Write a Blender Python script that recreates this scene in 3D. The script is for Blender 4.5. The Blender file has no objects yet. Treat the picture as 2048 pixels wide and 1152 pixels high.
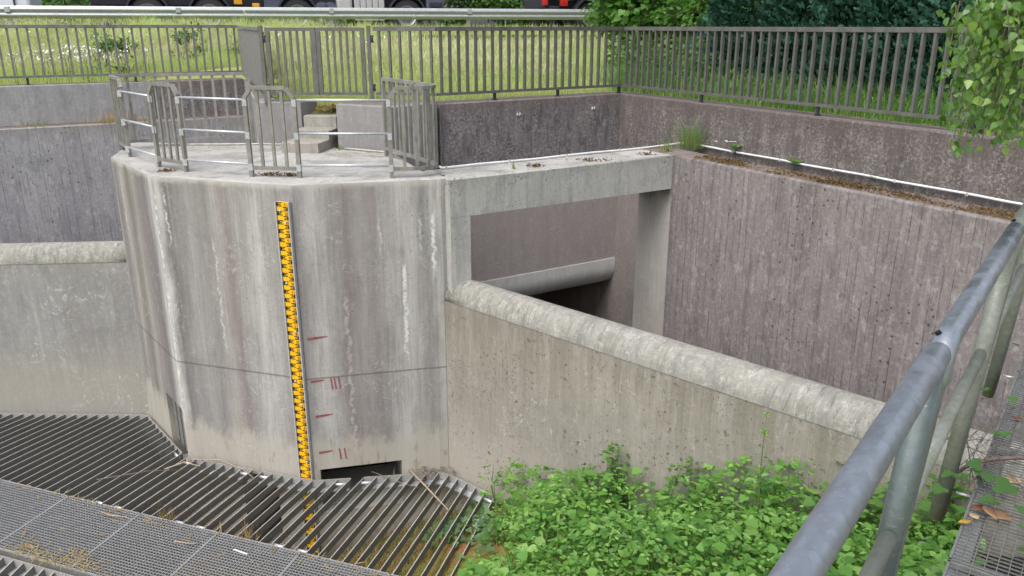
import bpy, bmesh, math, random
import numpy as np
from mathutils import Vector, Matrix
rnd = random.Random(7)
rng = np.random.default_rng(11)
R = math.radians
scene = bpy.context.scene
COL = scene.collection

# ------------------------------------------------------------------ helpers
def link(o, parent=None):
    COL.objects.link(o)
    if parent is not None:
        o.parent = parent
    return o

def tag(o, label=None, cat=None, group=None, kind=None):
    if label: o['label'] = label
    if cat: o['category'] = cat
    if group: o['group'] = group
    if kind: o['kind'] = kind
    return o

def empty(name, loc=(0, 0, 0), rz=0.0):
    o = bpy.data.objects.new(name, None)
    o.empty_display_size = 0.1
    o.location = loc
    o.rotation_euler = (0, 0, rz)
    return link(o)

def copy_tree(o, parent=None):
    c = o.copy(); COL.objects.link(c)
    if parent is not None: c.parent = parent
    for ch in list(o.children): copy_tree(ch, c)
    return c

class MB:
    """collects polygons (with uv in metres and a material slot)"""
    def __init__(s): s.v = []; s.f = []; s.uv = []; s.m = []; s.sm = []
    def face(s, pts, uvs=None, m=0, smooth=False):
        i = len(s.v); s.v.extend([tuple(p) for p in pts]); s.f.append(list(range(i, i + len(pts))))
        if uvs is None: uvs = [(p[0], p[1]) for p in pts]
        s.uv.append(uvs); s.m.append(m); s.sm.append(smooth)
    def box(s, c, size, ax=None, m=0):
        """box centred at c, with axes ax (3 unit vectors)"""
        c = Vector(c)
        if ax is None: ax = (Vector((1, 0, 0)), Vector((0, 1, 0)), Vector((0, 0, 1)))
        a, b, d = [Vector(ax[k]) * (size[k] / 2) for k in range(3)]
        P = lambda i, j, k: c + a * i + b * j + d * k
        for q in ([(-1,-1,-1),(-1,1,-1),(1,1,-1),(1,-1,-1)], [(-1,-1,1),(1,-1,1),(1,1,1),(-1,1,1)],
                  [(-1,-1,-1),(1,-1,-1),(1,-1,1),(-1,-1,1)], [(1,1,-1),(-1,1,-1),(-1,1,1),(1,1,1)],
                  [(-1,1,-1),(-1,-1,-1),(-1,-1,1),(-1,1,1)], [(1,-1,-1),(1,1,-1),(1,1,1),(1,-1,1)]):
            pts = [P(*t) for t in q]
            e1 = (pts[1] - pts[0]).length; e2 = (pts[2] - pts[1]).length
            o = rnd.random() * 3
            s.face(pts, [(o, 0), (o + e1, 0), (o + e1, e2), (o, e2)], m)
    def bar(s, p, q, w, h, up=(0, 0, 1), m=0):
        p, q = Vector(p), Vector(q); d = q - p; L = d.length; d.normalize()
        up = Vector(up); side = d.cross(up)
        if side.length < 1e-5: side = d.cross(Vector((1, 0, 0)))
        side.normalize(); up = side.cross(d)
        s.box((p + q) / 2, (L, w, h), (d, side, up), m)
    def tube(s, pts, r, n=8, cap=True, m=0, smooth=True):
        pts = [Vector(p) for p in pts]
        rr = r if isinstance(r, (list, tuple)) else [r] * len(pts)
        rings = []; L = 0; Ls = []
        prev = None
        for i, p in enumerate(pts):
            if i: L += (p - pts[i - 1]).length
            Ls.append(L)
            t = (pts[min(i + 1, len(pts) - 1)] - pts[max(i - 1, 0)]).normalized()
            if prev is None:
                a = Vector((0, 0, 1)) if abs(t.z) < .9 else Vector((1, 0, 0))
                x = t.cross(a).normalized()
            else:
                x = (prev - t * prev.dot(t)).normalized()
            prev = x; y = t.cross(x)
            rings.append([p + (x * math.cos(2*math.pi*k/n) + y * math.sin(2*math.pi*k/n)) * rr[i] for k in range(n)])
        for i in range(len(pts) - 1):
            for k in range(n):
                k2 = (k + 1) % n
                u0, u1 = k / n * .2, (k + 1) / n * .2
                s.face([rings[i][k], rings[i][k2], rings[i+1][k2], rings[i+1][k]], [(u0, Ls[i]), (u1, Ls[i]), (u1, Ls[i+1]), (u0, Ls[i+1])], m, smooth)
        if cap:
            s.face(list(reversed(rings[0])), m=m); s.face(rings[-1], m=m)
    def prism(s, poly, z0, z1, bev=0.012, mside=0, mtop=0, u0=0.0, bottom=True):
        """poly counter-clockwise from above; uv = (distance along the perimeter, height)"""
        n = len(poly); P = [Vector((p[0], p[1])) for p in poly]
        ins = []
        for i in range(n):
            a = (P[i] - P[i-1]).normalized(); b = (P[(i+1) % n] - P[i]).normalized()
            na = Vector((-a.y, a.x)); nb = Vector((-b.y, b.x)); mm = (na + nb)
            k = max(.35, (1 + na.dot(nb))); ins.append(P[i] + mm / k * bev)
        u = u0
        for i in range(n):
            j = (i + 1) % n; L = (P[j] - P[i]).length
            a, b, c, d = P[i], P[j], ins[j], ins[i]
            s.face([(a.x,a.y,z0),(b.x,b.y,z0),(b.x,b.y,z1-bev),(a.x,a.y,z1-bev)], [(u,z0),(u+L,z0),(u+L,z1-bev),(u,z1-bev)], mside)
            if bev > 0:
                s.face([(a.x,a.y,z1-bev),(b.x,b.y,z1-bev),(c.x,c.y,z1),(d.x,d.y,z1)], [(u,z1-bev),(u+L,z1-bev),(u+L,z1),(u,z1)], mside, True)
            u += L
        s.face([(p.x, p.y, z1) for p in ins], [(p.x, p.y) for p in ins], mtop)
        if bottom: s.face([(p.x, p.y, z0) for p in reversed(P)], [(p.x, p.y) for p in reversed(P)], mside)
    def build(s, name, mats, parent=None, merge=True, loc=None):
        me = bpy.data.meshes.new(name)
        me.from_pydata(s.v, [], s.f)
        if not isinstance(mats, (list, tuple)): mats = [mats]
        for mt in mats: me.materials.append(mt)
        me.polygons.foreach_set('material_index', s.m)
        me.polygons.foreach_set('use_smooth', s.sm)
        uvl = me.uv_layers.new(name='UVMap')
        flat = [c for poly in s.uv for uv in poly for c in uv]
        uvl.data.foreach_set('uv', flat)
        if merge:
            bm = bmesh.new(); bm.from_mesh(me)
            bmesh.ops.remove_doubles(bm, verts=bm.verts, dist=1e-5)
            bm.to_mesh(me); bm.free()
        me.update()
        o = bpy.data.objects.new(name, me)
        if loc is not None: o.location = loc
        return link(o, parent)

def np_mesh(name, V, F, mats, parent=None, smooth=False):
    """V (n,3), F (m,k)"""
    V = np.asarray(V, np.float32); F = np.asarray(F, np.int32)
    me = bpy.data.meshes.new(name)
    me.vertices.add(len(V)); me.vertices.foreach_set('co', V.ravel())
    m, k = F.shape
    me.loops.add(m * k); me.loops.foreach_set('vertex_index', F.ravel())
    me.polygons.add(m)
    me.polygons.foreach_set('loop_start', np.arange(0, m * k, k, dtype=np.int32))
    me.polygons.foreach_set('loop_total', np.full(m, k, np.int32))
    if smooth: me.polygons.foreach_set('use_smooth', np.ones(m, bool))
    me.update(calc_edges=True)
    if not isinstance(mats, (list, tuple)): mats = [mats]
    for mt in mats: me.materials.append(mt)
    o = bpy.data.objects.new(name, me)
    return link(o, parent)

def azv(a):
    a = R(a); return Vector((math.sin(a), math.cos(a), 0))

# ------------------------------------------------------------------ materials
class G:
    def __init__(s, name):
        s.mat = bpy.data.materials.new(name); s.mat.use_nodes = True
        s.t = s.mat.node_tree; s.t.nodes.clear()
        s.out = s.t.nodes.new('ShaderNodeOutputMaterial')
        s.b = s.t.nodes.new('ShaderNodeBsdfPrincipled')
        s.t.links.new(s.b.outputs[0], s.out.inputs[0])
        s._uv = None
    def put(s, sock, v):
        if v is None: return
        if hasattr(v, 'is_linked') or isinstance(v, bpy.types.NodeSocket): s.t.links.new(v, sock)
        elif isinstance(v, (tuple, list)) and len(v) == 3 and sock.type == 'RGBA': sock.default_value = (*v, 1)
        else: sock.default_value = v
    def n(s, typ, **k):
        nd = s.t.nodes.new(typ)
        for a, b in k.items(): setattr(nd, a, b)
        return nd
    def uv(s):
        if s._uv is None: s._uv = s.n('ShaderNodeUVMap', uv_map='UVMap').outputs[0]
        return s._uv
    def obj(s): return s.n('ShaderNodeTexCoord').outputs['Object']
    def island(s): return s.n('ShaderNodeNewGeometry').outputs['Random Per Island']
    def math(s, op, a, b=None, c=None, clamp=False):
        nd = s.n('ShaderNodeMath', operation=op); nd.use_clamp = clamp
        for i, v in enumerate((a, b, c)): s.put(nd.inputs[i], v)
        return nd.outputs[0]
    def sep(s, v):
        nd = s.n('ShaderNodeSeparateXYZ'); s.put(nd.inputs[0], v); return nd.outputs
    def map(s, v, scale=(1,1,1), loc=(0,0,0)):
        nd = s.n('ShaderNodeMapping'); s.put(nd.inputs[0], v)
        nd.inputs['Scale'].default_value = scale; nd.inputs['Location'].default_value = loc
        return nd.outputs[0]
    def noise(s, v, scale=1.0, detail=4.0, rough=.6, dist=0.0):
        nd = s.n('ShaderNodeTexNoise'); s.put(nd.inputs['Vector'], v)
        nd.inputs['Scale'].default_value = scale; nd.inputs['Detail'].default_value = detail
        nd.inputs['Roughness'].default_value = rough; nd.inputs['Distortion'].default_value = dist
        return nd.outputs[0]
    def vor(s, v, scale, out='Distance', rand=1.0):
        nd = s.n('ShaderNodeTexVoronoi'); s.put(nd.inputs['Vector'], v)
        nd.inputs['Scale'].default_value = scale; nd.inputs['Randomness'].default_value = rand
        return nd.outputs[out]
    def white1(s, w):
        nd = s.n('ShaderNodeTexWhiteNoise', noise_dimensions='1D'); s.put(nd.inputs['W'], w); return nd.outputs[0]
    def ramp(s, f, stops, interp='LINEAR'):
        nd = s.n('ShaderNodeValToRGB'); s.put(nd.inputs[0], f); cr = nd.color_ramp; cr.interpolation = interp
        while len(cr.elements) < len(stops): cr.elements.new(0.5)
        for e, (p, c) in zip(cr.elements, stops):
            e.position = p
            e.color = (c, c, c, 1) if isinstance(c, (int, float)) else (*c, 1)
        return nd.outputs[0]
    def rng(s, v, a, b, c=0.0, d=1.0, smooth=True):
        nd = s.n('ShaderNodeMapRange', interpolation_type='SMOOTHSTEP' if smooth else 'LINEAR')
        for i, x in enumerate((v, a, b, c, d)): s.put(nd.inputs[i], x)
        return nd.outputs[0]
    def mix(s, f, a, b, blend='MIX'):
        nd = s.n('ShaderNodeMix', data_type='RGBA', blend_type=blend)
        s.put(nd.inputs[0], f); s.put(nd.inputs[6], a); s.put(nd.inputs[7], b)
        return nd.outputs[2]
    def bump(s, h, strength=.3, dist=.01):
        nd = s.n('ShaderNodeBump'); s.put(nd.inputs['Height'], h)
        nd.inputs['Strength'].default_value = strength; nd.inputs['Distance'].default_value = dist
        s.t.links.new(nd.outputs[0], s.b.inputs['Normal'])
    def fin(s, col, rough=.85, metal=0.0, spec=.3):
        s.put(s.b.inputs['Base Color'], col); s.put(s.b.inputs['Roughness'], rough)
        s.put(s.b.inputs['Metallic'], metal); s.b.inputs['Specular IOR Level'].default_value = spec
        return s.mat

def concrete(name, base, dark, light, seed=0.0, streak=.6, lstreak=.4, broad=.5, fine=.35, grain=.25, pores=.0, pore_scale=28,
             boards=0.0, bw=.1, worms=0.0, ubands=None, ulen=1.0, vbands=None, mottle=.35, speck=0.0, speck_col=(.5, .48, .46),
             bump=.35, rough=.9, extra=None):
    g = G(name); uv = g.map(g.uv(), (1, 1, 1), (seed * 3.1, seed * 1.7, 0))
    X = g.sep(g.uv()); u, v = X[0], X[1]
    col = g.mix(g.rng(g.noise(uv, 1.1, 5, .65), .3, .7), base, [b * .82 for b in base])
    if ubands:
        w = g.math('ADD', u, g.math('MULTIPLY', g.math('SUBTRACT', g.noise(g.map(uv, (1.5, .5, 1)), 2.0, 4, .6), .5), .30))
        band = g.ramp(g.math('DIVIDE', w, ulen), ubands)
        edge = g.rng(g.noise(g.map(uv, (9, .35, 1)), 1.0, 5, .65), .22, .52)
        col = g.mix(edge, col, band)
    # broad dark run-off streaks
    st = g.noise(g.map(uv, (5.5, .30, 1), (seed, 0, 0)), 1.0, 6, .62)
    col = g.mix(g.math('MULTIPLY', g.rng(st, .50, .72), streak), col, dark)
    st3 = g.noise(g.map(uv, (2.0, .22, 1), (seed + 9, 3, 0)), 1.0, 5, .6)
    col = g.mix(g.math('MULTIPLY', g.rng(st3, .48, .74), broad), col, dark)
    st2 = g.noise(g.map(uv, (7.0, .25, 1), (seed + 4, 7, 0)), 1.0, 6, .6)
    col = g.mix(g.math('MULTIPLY', g.rng(st2, .56, .74), lstreak), col, light)
    fs = g.noise(g.map(uv, (38, 1.6, 1)), 1.0, 4, .6)
    col = g.mix(g.math('MULTIPLY', g.rng(fs, .38, .70), fine), col, dark)
    h = g.math('MULTIPLY', g.noise(uv, 30, 5, .7), .5)
    if boards:
        bu = g.math('DIVIDE', g.math('ADD', u, g.math('MULTIPLY', g.noise(g.map(uv, (2.0, .3, 1)), 1.0, 2), .03)), bw)
        fr = g.math('FRACT', bu); cell = g.math('FLOOR', bu)
        tone = g.white1(g.math('ADD', cell, seed))
        col = g.mix(g.math('MULTIPLY', g.rng(tone, 0.25, 1), .45 * boards), col, [c * .78 for c in base])
        dl = g.math('MINIMUM', fr, g.math('SUBTRACT', 1.0, fr))
        brk = g.rng(g.noise(g.map(uv, (10, 1.3, 1)), 1.0, 5, .7), .42, .60)
        line = g.math('MULTIPLY', g.rng(dl, .015, .07, 1.0, 0.0), brk)
        col = g.mix(g.math('MULTIPLY', line, .62 * boards), col, [c * .5 for c in dark])
        h = g.math('SUBTRACT', h, g.math('MULTIPLY', line, 1.2))
        h = g.math('ADD', h, g.math('MULTIPLY', tone, .35))
    gr = g.noise(uv, 75, 3, .8)
    col = g.mix(g.math('MULTIPLY', g.rng(gr, .35, .75), grain), col, [c * .55 for c in dark])
    if mottle:
        mt = g.noise(uv, 19, 7, .78)
        col = g.mix(g.math('MULTIPLY', g.rng(mt, .50, .70), mottle), col, light)
        col = g.mix(g.math('MULTIPLY', g.rng(mt, .30, .50, 1.0, 0.0), mottle), col, dark)
        h = g.math('ADD', h, g.math('MULTIPLY', mt, .6))
        m2 = g.noise(g.map(uv, (1, .5, 1), (seed, 8, 0)), 5.5, 7, .75)
        col = g.mix(g.math('MULTIPLY', g.rng(m2, .50, .62), mottle * 1.3), col, dark)
        m3 = g.noise(g.map(uv, (1, .6, 1), (seed, 18, 0)), 8.0, 7, .78)
        col = g.mix(g.math('MULTIPLY', g.rng(m3, .53, .64), mottle * .9), col, light)
        m4 = g.noise(g.map(uv, (14, .9, 1), (seed, 28, 0)), 1.0, 6, .7)
        col = g.mix(g.math('MULTIPLY', g.rng(m4, .52, .64), mottle * 1.1), col, dark)
    if speck:
        sp = g.math('MULTIPLY', g.rng(g.noise(uv, 30, 4, .8), .49, .60), g.rng(g.noise(g.map(uv, (3.4, 1.1, 1), (seed, 5, 0)), 1.6, 6, .7), .40, .58))
        col = g.mix(g.math('MULTIPLY', sp, speck), col, speck_col)
    if pores:
        d = g.vor(uv, pore_scale); big = g.rng(g.noise(g.map(uv, (1, .6, 1), (seed + 2, 1, 0)), 1.3, 3), .42, .62)
        pz = g.math('MULTIPLY', g.rng(d, .10, .24, 1.0, 0.0), g.math('GREATER_THAN', g.vor(uv, pore_scale, 'Color'), .45))
        pz = g.math('MULTIPLY', pz, big)
        col = g.mix(g.math('MULTIPLY', pz, pores), col, (.045, .04, .036)); h = g.math('SUBTRACT', h, pz)
    if vbands:   # [(z0, z1, colour, strength)], ragged edge
        for (z0, z1, c, k) in vbands:
            vv = g.math('ADD', v, g.math('MULTIPLY', g.math('SUBTRACT', g.noise(g.map(uv, (3.6, 1.6, 1)), 1.0, 9, .78), .5), 1.1))
            f = g.rng(vv, z0, z1)
            col = g.mix(g.math('MULTIPLY', f, k), col, c)
    if worms:    # lime crazing
        wn = g.noise(g.map(uv, (1, .8, 1)), 5.0, 3, .55, .8)
        ln = g.rng(g.math('ABSOLUTE', g.math('SUBTRACT', wn, .5)), .004, .02, 1.0, 0.0)
        ln = g.math('MULTIPLY', ln, g.rng(g.noise(g.map(uv, (1, 1, 1), (seed, 2, 0)), 1.2, 4), .47, .62))
        ln = g.math('MULTIPLY', ln, g.rng(g.noise(uv, 20, 3), .4, .6))
        col = g.mix(g.math('MULTIPLY', ln, worms), col, (.66, .65, .61))
    if extra: col = extra(g, col, u, v, uv)
    g.bump(h, bump, .006)
    return g.fin(col, rough, 0, .25)

def crackline(g, u, v, uv, u0, z0, z1, width, wob=.10):
    """mask of a wandering vertical lime run at u0 between heights"""
    w = g.math('MULTIPLY', g.math('SUBTRACT', g.noise(g.map(uv, (.0, 1, 1), (u0 * 5, u0 * 3, 0)), 4.0, 6, .7), .5), wob * 2)
    d = g.math('ABSOLUTE', g.math('SUBTRACT', g.math('ADD', u, w), u0))
    m = g.rng(d, width * .35, width, 1.0, 0.0)
    m = g.math('MULTIPLY', m, g.rng(v, z0, z0 + .25)); m = g.math('MULTIPLY', m, g.rng(v, z1 - .2, z1, 1.0, 0.0))
    return g.math('MULTIPLY', m, g.rng(g.noise(uv, 14, 4, .7), .38, .58))

def metal_paint(name, base, dark, rust=0.0, rough=.55, metal=.3, algae=None):
    g = G(name); o = g.obj()
    c = g.mix(g.rng(g.noise(o, 6, 5, .65), .35, .7), base, dark)
    c = g.mix(g.math('MULTIPLY', g.rng(g.noise(g.map(o, (20, 20, 2)), 1.0, 4), .5, .75), .5), c, [x * .7 for x in dark])
    if algae:
        c = g.mix(g.math('MULTIPLY', g.rng(g.noise(o, 3.0, 4), .45, .7), algae[0]), c, algae[1])
    g.bump(g.noise(o, 90, 3), .08, .002)
    return g.fin(c, g.rng(g.noise(o, 12, 4), .3, .7, rough - .1, rough + .12), metal, .4)

def galv(name, base=(.42, .45, .47), dark=(.25, .27, .29), rough=.42, metal=.55, algae=0.0):
    g = G(name); o = g.obj()
    c = g.mix(g.rng(g.vor(o, 55, 'Color'), .1, .9), base, [x * .84 for x in base])
    c = g.mix(g.math('MULTIPLY', g.rng(g.noise(o, 11, 6, .75), .45, .75), .5), c, dark)
    sc_ = g.math('MULTIPLY', g.rng(g.noise(g.map(o, (3, 3, 1)), 26, 3, .8, 2.0), .62, .70), .45)
    c = g.mix(sc_, c, [min(1, x * 1.9) for x in base])
    if algae:
        c = g.mix(g.math('MULTIPLY', g.rng(g.noise(g.map(o, (1, 1, .6)), 4.5, 6, .7), .38, .66), algae), c, (.13, .15, .09))
        scr = g.rng(g.noise(g.map(o, (1, 1, 9)), 14, 3, .7, 1.5), .62, .70)
        c = g.mix(g.math('MULTIPLY', scr, .5), c, (.5, .52, .5))
    g.bump(g.noise(o, 60, 3), .06, .002)
    return g.fin(c, g.rng(g.noise(o, 9, 4), .3, .7, rough - .1, rough + .15), metal, .45)

def leafmat(name, stops, trans=.35, rough=.5, spec=.35, patch=None, dry=None):
    g = G(name)
    c = g.ramp(g.island(), [(i / (len(stops) - 1), s_) for i, s_ in enumerate(stops)])
    o = g.obj()
    c = g.mix(g.math('MULTIPLY', g.rng(g.noise(o, .9 if patch is None else patch[0], 3), .35, .65), .5), c, patch[1] if patch else [x * .7 for x in stops[0]])
    if dry: c = g.mix(g.math('MULTIPLY', g.rng(g.noise(g.map(o, (1, 1.6, .4)), .75, 5, .7), .52, .64), .75), c, dry)
    g.fin(c, rough, 0, spec)
    tr = g.n('ShaderNodeBsdfTranslucent'); g.put(tr.inputs[0], g.mix(1.0, c, (1.25, 1.35, .8), 'MULTIPLY'))
    ms = g.n('ShaderNodeMixShader'); ms.inputs[0].default_value = trans
    g.t.links.new(g.b.outputs[0], ms.inputs[1]); g.t.links.new(tr.outputs[0], ms.inputs[2])
    g.t.links.new(ms.outputs[0], g.out.inputs[0])
    return g.mat

def plain(name, c, rough=.6, metal=0.0, var=.25, scale=12, spec=.35):
    g = G(name); o = g.obj()
    return g.fin(g.mix(g.rng(g.noise(o, scale, 4), .3, .7), c, [x * (1 - var) for x in c]), rough, metal, spec)

# --- concrete kinds (uv is in metres)
# pier front: u runs V1 -> V2 -> V3 -> V4, lengths 1.81, 1.82, 1.59
PW, PD, PM, PB = (.52, .51, .49), (.165, .15, .15), (.235, .20, .194), (.37, .35, .325)
PG = (.335, .325, .31)
def pier_extra(g, col, u, v, uv):
    # pour joint
    j = g.rng(g.math('ABSOLUTE', g.math('ADD', v, 2.3)), .004, .016, 1.0, 0.0)
    col = g.mix(g.math('MULTIPLY', j, .6), col, (.08, .075, .07))
    for (u0, z0, z1, w, k) in ((1.80, -3.2, -.15, .03, .5), (4.80, -2.25, -.85, .03, .6), (4.55, -.95, -.35, .02, .35), (5.0, -1.0, -.3, .02, .35),
                               (5.16, -1.2, -.3, .028, .6), (2.55, -2.2, -.6, .02, .3), (4.12, -3.4, -1.2, .03, .25), (1.95, -.9, -.1, .02, .5), (.35, -1.1, -.15, .02, .5)):
        col = g.mix(g.math('MULTIPLY', crackline(g, u, v, uv, u0, z0, z1, w), k), col, (.80, .80, .78))
    # light lip along the top edge
    top = g.rng(g.math('ADD', v, g.math('MULTIPLY', g.math('SUBTRACT', g.noise(uv, 6, 4), .5), .12)), -.10, -.01)
    col = g.mix(g.math('MULTIPLY', top, .55), col, (.55, .54, .50))
    fil = g.math('MULTIPLY', g.rng(g.noise(g.map(uv, (9, 2.5, 1)), 1.0, 6, .7), .55, .68), g.rng(v, -3.35, -2.8, 1.0, 0.0))
    return g.mix(g.math('MULTIPLY', fil, .5), col, (.19, .15, .09))
M = {}
_b = [(0.0, PG), (.03, PD), (.08, PB), (.13, (.18,.16,.13)), (.17, (.36,.345,.31)), (.22, PM), (.29, PD), (.325, PW), (.352, PW), (.375, PD),
      (.43, PG), (.47, (.26,.25,.24)), (.50, PB), (.53, PM), (.555, PG), (.60, PW), (.635, PG), (.66, (.30,.28,.275)), (.70, (.31,.30,.30)), (.735, PW),
      (.755, (.40,.39,.375)), (.79, PM), (.83, (.33,.31,.30)), (.86, (.28,.25,.25)), (.885, (.42,.41,.395)), (.915, PW), (.945, (.44,.43,.41)), (.968, (.24,.235,.23)), (.985, PG), (1.0, PW)]
M['pier'] = concrete('pier_concrete', PG, PD, PW, seed=1, streak=.5, lstreak=.42, broad=.48, fine=.28, grain=.22, worms=.3, mottle=.17, ubands=_b, ulen=5.22,
                     vbands=[(-3.02, -3.28, (.43, .40, .345), .75), (-4.2, -4.8, (.17, .125, .10), .85)], extra=pier_extra, pores=.35, pore_scale=20)
def top_extra(g, col, u, v, uv):
    a = g.noise(uv, 1.6, 6, .7)
    col = g.mix(g.math('MULTIPLY', g.rng(a, .47, .60), .75), col, (.25, .24, .225))
    fl_ = g.rng(g.noise(g.map(uv, (1, 3, 1)), 5, 6, .75, .8), .52, .62)
    col = g.mix(g.math('MULTIPLY', fl_, .55), col, (.24, .225, .21))
    return g.mix(g.math('MULTIPLY', g.rng(g.noise(uv, 3.2, 5, .7), .60, .70), .55), col, (.15, .125, .10))
M['pier_top'] = concrete('platform_concrete', (.47, .455, .435), (.30, .285, .265), (.6, .59, .57), seed=2, streak=.15, lstreak=.2, broad=.2, fine=.1, grain=.3, extra=top_extra, bump=.5)
def beam_extra(g, col, u, v, uv):
    n_ = g.math('MULTIPLY', g.rng(g.noise(g.map(uv, (1.2, .8, 1)), 22, 4, .7), .54, .60), g.math('MULTIPLY', g.rng(v, -.28, -.04), g.rng(g.noise(g.map(uv, (1, .2, 1)), 2.2, 4), .42, .56)))
    col = g.mix(g.math('MULTIPLY', n_, .8), col, (.12, .10, .085))
    return g.mix(g.math('MULTIPLY', g.rng(g.noise(g.map(uv, (5, .6, 1)), 1.0, 5, .7), .50, .64), .5), col, (.26, .265, .27))
M['beam'] = concrete('beam_concrete', (.46, .46, .435), (.25, .25, .24), (.58, .58, .55), seed=3, streak=.45, lstreak=.3, broad=.45, fine=.15, pores=.8, pore_scale=22,
                     vbands=[(-.16, 0.02, (.25, .24, .22), .4)], extra=beam_extra)
def weir_extra(g, col, u, v, uv):
    n_ = g.math('MULTIPLY', g.rng(g.noise(g.map(uv, (7, .5, 1)), 1.0, 6, .7), .42, .60), g.rng(v, -2.5, -1.55))
    col = g.mix(g.math('MULTIPLY', n_, .5), col, (.17, .15, .115))
    p_ = g.math('MULTIPLY', g.rng(g.noise(g.map(uv, (1, .8, 1)), 21, 3, .6), .60, .64), g.rng(g.noise(uv, 1.6, 4, .6), .42, .58))
    return g.mix(g.math('MULTIPLY', p_, .75), col, (.09, .07, .05))
M['weir'] = concrete('weir_concrete', (.35, .325, .285), (.21, .19, .165), (.44, .42, .385), seed=4, streak=.45, lstreak=.35, broad=.4, fine=.4, mottle=.3, pores=1.0, pore_scale=26,
                     worms=.35, vbands=[(-2.5, -3.6, (.40, .365, .32), .7)], extra=weir_extra)
M['weir_left'] = concrete('left_weir_concrete', (.33, .325, .315), (.21, .20, .195), (.5, .49, .465), seed=5, streak=.35, lstreak=.5, broad=.4, fine=.25, worms=.6,
                     vbands=[(-2.45, -3.25, (.40, .37, .305), .5)])
def cap_extra(g, col, u, v, uv):
    s_ = g.math('MULTIPLY', g.rng(g.noise(g.map(uv, (26, 5, 1)), 1.0, 5, .75, .6), .53, .64), g.rng(g.noise(g.map(uv, (2.2, .8, 1)), 1.0, 3), .36, .56))
    col = g.mix(g.math('MULTIPLY', s_, .85), col, (.13, .125, .12))
    col = g.mix(g.math('MULTIPLY', g.rng(g.noise(g.map(uv, (1, 2.2, 1)), 3.0, 7, .78), .52, .62), .6), col, (.19, .185, .175))
    return g.mix(g.math('MULTIPLY', g.rng(g.noise(uv, 34, 4, .8), .50, .62), .5), col, (.24, .23, .205))
M['cap'] = concrete('weir_cap_concrete', (.37, .36, .325), (.21, .205, .185), (.50, .49, .455), seed=6, streak=.5, lstreak=.4, broad=.55, fine=.2, grain=.5, mottle=.7, extra=cap_extra, bump=.6)
M['board'] = concrete('board_marked_concrete', (.285, .255, .248), (.14, .12, .118), (.47, .44, .43), seed=7, streak=.5, lstreak=.55, broad=.55, fine=.4, mottle=.5, boards=1.0, bw=.105, pores=.8, pore_scale=13, speck=.45, speck_col=(.33, .30, .29), bump=.8)
M['board_left'] = concrete('grey_board_concrete', (.42, .408, .42), (.21, .206, .23), (.54, .53, .54), seed=8, streak=.4, lstreak=.35, broad=.5, fine=.3, boards=.8, mottle=.5, bw=.13, pores=.7, pore_scale=11, speck=.3, bump=.7,
                           vbands=[(-.35, -.02, (.24, .215, .205), .5)])
M['upper'] = concrete('upper_wall_concrete', (.165, .143, .137), (.08, .069, .067), (.38, .35, .33), seed=9, mottle=.4, vbands=[(.28, .60, (.11, .088, .082), .55), (-.25, -.8, (.40, .355, .335), .42)], streak=.6, lstreak=.3, broad=.55, fine=.35, speck=.7, speck_col=(.36, .325, .30), pores=.5, pore_scale=16, bump=.7)
M['upper_back'] = concrete('back_wall_concrete', (.20, .178, .182), (.085, .076, .082), (.38, .36, .35), seed=10, mottle=.55, streak=.7, lstreak=.4, broad=.7, fine=.35, speck=.75, speck_col=(.36, .34, .33), pores=.5, pore_scale=16, bump=.7,
                           vbands=[(.35, .62, (.16, .125, .115), .6), (-.3, -.7, (.50, .445, .43), .55)])
M['left_upper'] = concrete('pale_wall_concrete', (.38, .375, .382), (.20, .197, .21), (.50, .495, .49), seed=11, streak=.45, lstreak=.4, broad=.6, fine=.2, pores=.3)
M['nose'] = concrete('nose_concrete', (.66, .655, .64), (.44, .435, .43), (.72, .72, .71), seed=12, streak=.2, lstreak=.3, broad=.3, fine=.1)
M['step'] = concrete('step_concrete', (.37, .345, .31), (.22, .205, .18), (.48, .46, .43), seed=13, streak=.4, lstreak=.3, broad=.5, fine=.3, grain=.35, pores=.4, bump=.6)
M['flank'] = concrete('flank_wall_concrete', (.31, .30, .295), (.19, .18, .18), (.42, .41, .40), seed=14, streak=.4, lstreak=.4, broad=.45, fine=.25)
M['leg'] = concrete('leg_concrete', (.50, .47, .43), (.34, .32, .29), (.58, .55, .51), seed=15, streak=.2, lstreak=.2, broad=.3, fine=.1, vbands=[(-.75, -.45, (.15, .145, .14), .7)])  # dark band at the head of the leg: beam shadow painted into the colour
def ledge_extra(g, col, u, v, uv):
    m_ = g.math('MULTIPLY', g.rng(g.noise(uv, 9, 6, .75), .42, .54), g.rng(g.noise(uv, 1.4, 5), .36, .50))
    return g.mix(g.math('MULTIPLY', m_, .7), col, (.13, .085, .055))
M['ledge'] = concrete('ledge_concrete', (.25, .215, .20), (.15, .125, .115), (.34, .31, .29), seed=16, streak=.1, lstreak=.1, broad=.2, fine=.1, grain=.4, extra=ledge_extra, bump=.8)
M['walltop'] = concrete('wall_top_concrete', (.22, .19, .175), (.12, .10, .09), (.3, .28, .26), seed=17, streak=.1, lstreak=.2, broad=.4, fine=.1, grain=.5, bump=.8)
M['redwall'] = concrete('wet_concrete', (.40, .33, .29), (.22, .18, .155), (.25, .22, .2), seed=18, streak=.4, lstreak=.2, broad=.5, fine=.2)
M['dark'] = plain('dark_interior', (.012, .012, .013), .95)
M['fence'] = metal_paint('fence_paint', (.165, .162, .154), (.105, .103, .097), algae=(.35, (.15, .15, .115)))
M['fence_left'] = metal_paint('fence_paint_pale', (.23, .228, .228), (.15, .15, .152))
M['plate'] = metal_paint('plate_paint', (.24, .228, .228), (.205, .195, .195))
M['rail'] = metal_paint('railing_paint', (.30, .29, .27), (.20, .195, .178), algae=(.35, (.20, .195, .15)))
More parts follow.
